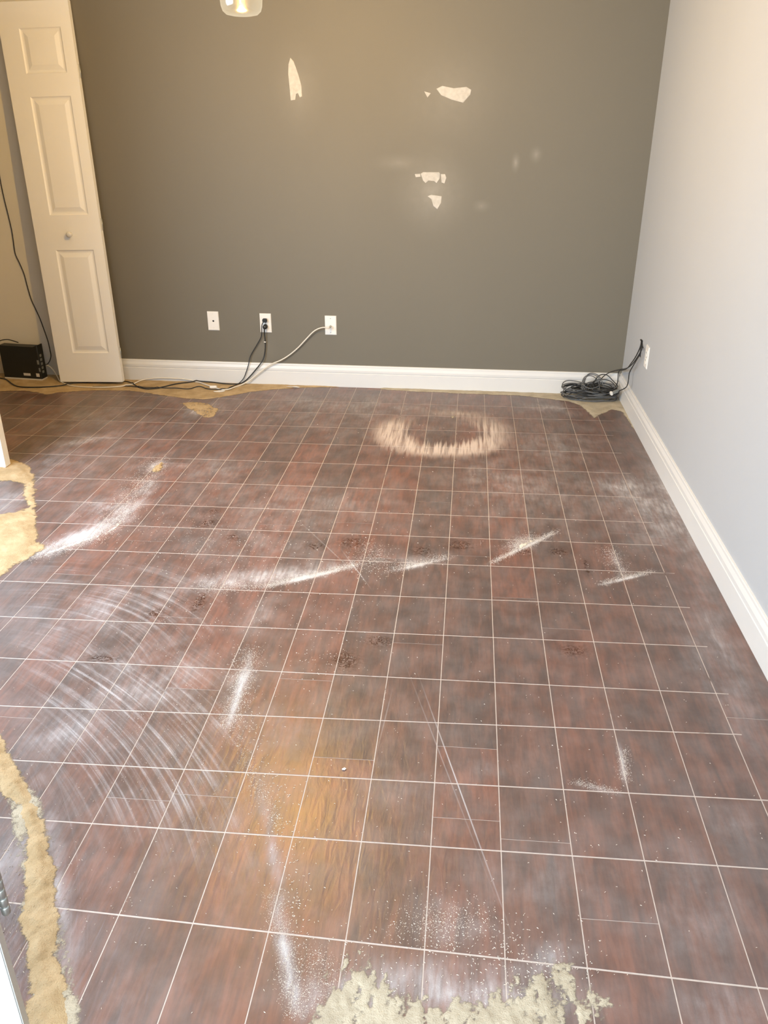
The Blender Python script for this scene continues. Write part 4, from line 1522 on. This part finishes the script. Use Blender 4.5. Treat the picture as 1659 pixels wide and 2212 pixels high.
# ------------------------------------------------------------------ scraps on the floor
for x, y, sx, sy, rz_, lab, nm in ((476, 846, 0.030, 0.016, 0.2, 'flat white plastic scrap on the sawdust below the outlets', 'plastic_scrap'),
                                   (466, 846.5, 0.018, 0.006, -0.2, 'narrow white plastic sliver on the sawdust beside the cable coupler', 'plastic_scrap'),
                                   (635, 836.5, 0.045, 0.006, -0.1, 'thin curled white strip against the back baseboard', 'plastic_strip'),
                                   (743, 1660, 0.0058, 0.0036, 0.3, 'small white paint chip alone on a dark board', 'paint_chip')):
    c = on_z(x, y, 0.004)
    n = 10
    verts, faces = [], []
    rr = random.Random(int(x))
    for k in range(n):
        a = 2 * math.pi * k / n
        q = rr.uniform(0.75, 1.1)
        verts.append((sx * q * math.cos(a), sy * q * math.sin(a), 0.001 + 0.0025 * rr.random()))
    verts = verts + [(v[0], v[1], v[2] + 0.0012) for v in verts]
    faces = [tuple(range(n))[::-1], tuple(range(n, 2 * n))] + [(k, (k + 1) % n, n + (k + 1) % n, n + k) for k in range(n)]
    zz = 0.0 if y > 900 else 0.004
    o = obj(nm, verts, faces, MAT['plastic'])
    o.location = (c[0], min(c[1], YB - 0.030), zz)
    o.rotation_euler = (0, 0, rz_)
    tag(o, lab, 'scrap')


# ------------------------------------------------------------------ pendant lamp
LY = 20.6 * U
lb = on_y(523, 35, LY)
lampx, lampz = float(lb[0]), float(lb[2])
rad = float(on_y(568, 5, LY)[0] - on_y(478, 5, LY)[0]) / 2
lamp = empty('pendant_lamp', (lampx, LY, lampz))


def glass_mat():
    m, nt, b = new_mat('frosted_lamp_glass')
    nt.nodes.remove(b)
    out = nt.nodes['Material Output']
    pos = nt.nodes.new('ShaderNodeTexCoord').outputs['Object']
    nz = noise(nt, pos, 25, 2)
    tr = N(nt, 'ShaderNodeBsdfTransparent')
    tr.inputs[0].default_value = (1, 0.97, 0.92, 1)
    gl = N(nt, 'ShaderNodeBsdfGlossy')
    gl.inputs['Roughness'].default_value = 0.08
    em = N(nt, 'ShaderNodeEmission')
    nt.links.new(mixcol(nt, nz, (1.0, 0.80, 0.52), (1.0, 0.86, 0.62)), em.inputs[0])
    em.inputs[1].default_value = 0.85
    lw = N(nt, 'ShaderNodeLayerWeight')
    lw.inputs[0].default_value = 0.4
    m1 = N(nt, 'ShaderNodeMixShader')
    nt.links.new(math_n(nt, 'MULTIPLY_ADD', lw.outputs['Facing'], 0.7, 0.22), m1.inputs[0])
    nt.links.new(tr.outputs[0], m1.inputs[1])
    nt.links.new(em.outputs[0], m1.inputs[2])
    m2 = N(nt, 'ShaderNodeMixShader')
    m2.inputs[0].default_value = 0.06
    nt.links.new(m1.outputs[0], m2.inputs[1])
    nt.links.new(gl.outputs[0], m2.inputs[2])
    nt.links.new(m2.outputs[0], out.inputs[0])
    m.cycles.emission_sampling = 'NONE'
    return m


def bulb_mat():
    m, nt, b = new_mat('lit_bulb')
    nt.nodes.remove(b)
    out = nt.nodes['Material Output']
    tr = N(nt, 'ShaderNodeBsdfTransparent')
    em = N(nt, 'ShaderNodeEmission')
    em.inputs[0].default_value = (1.0, 0.80, 0.50, 1)
    em.inputs[1].default_value = 14.0
    mx = N(nt, 'ShaderNodeMixShader')
    mx.inputs[0].default_value = 0.25
    nt.links.new(tr.outputs[0], mx.inputs[1])
    nt.links.new(em.outputs[0], mx.inputs[2])
    nt.links.new(mx.outputs[0], out.inputs[0])
    m.cycles.emission_sampling = 'NONE'
    return m


r_ = rad
hs = 0.20
prof = [(0.0, 0.000), (r_ * 0.50, 0.0015), (r_ * 0.74, 0.005), (r_ * 0.90, 0.015), (r_ * 0.97, 0.030), (r_ * 1.0, 0.055), (r_ * 0.985, 0.10), (r_ * 0.95, 0.14), (r_ * 0.88, 0.17), (r_ * 0.80, 0.187), (r_ * 0.76, 0.195)]
inner = [(max(0.0, a - 0.004), z + 0.004) for a, z in prof[::-1]]
lathe('shade', prof, glass_mat(), lamp, 40, None, True, False)
lathe('bulb', [(0.0, 0.066), (0.012, 0.068), (0.024, 0.077), (0.029, 0.092), (0.027, 0.108), (0.018, 0.126), (0.013, 0.139), (0.013, 0.150), (0.0, 0.152)], bulb_mat(), lamp, 20)
lathe('socket_cap', [(0.0, 0.150), (0.016, 0.150), (0.018, 0.19), (0.030, 0.195), (0.030, 0.215), (0.010, 0.235), (0.0, 0.236)], MAT['metal'], lamp, 24)
lathe('rod', [(0.005, 0.235), (0.005, CEIL - lampz - 0.02)], MAT['metal'], lamp, 10)
lathe('ceiling_canopy', [(0.0, CEIL - lampz - 0.028), (0.05, CEIL - lampz - 0.024), (0.062, CEIL - lampz - 0.006), (0.062, CEIL - lampz), (0, CEIL - lampz)], MAT['metal'], lamp, 28)
tag(lamp, 'pendant lamp with a clear rounded glass shade, lit warm, hanging before the grey wall', 'lamp')
pl_ = bpy.data.lights.new('lamp_light', 'POINT')
pl_.energy = LAMP_POWER
pl_.color = (1.0, 0.585, 0.11)
pl_.shadow_soft_size = 0.022
lo = bpy.data.objects.new('lamp_light', pl_)
COL.objects.link(lo)
lo.parent = lamp
lo.location = (0, 0, 0.095)
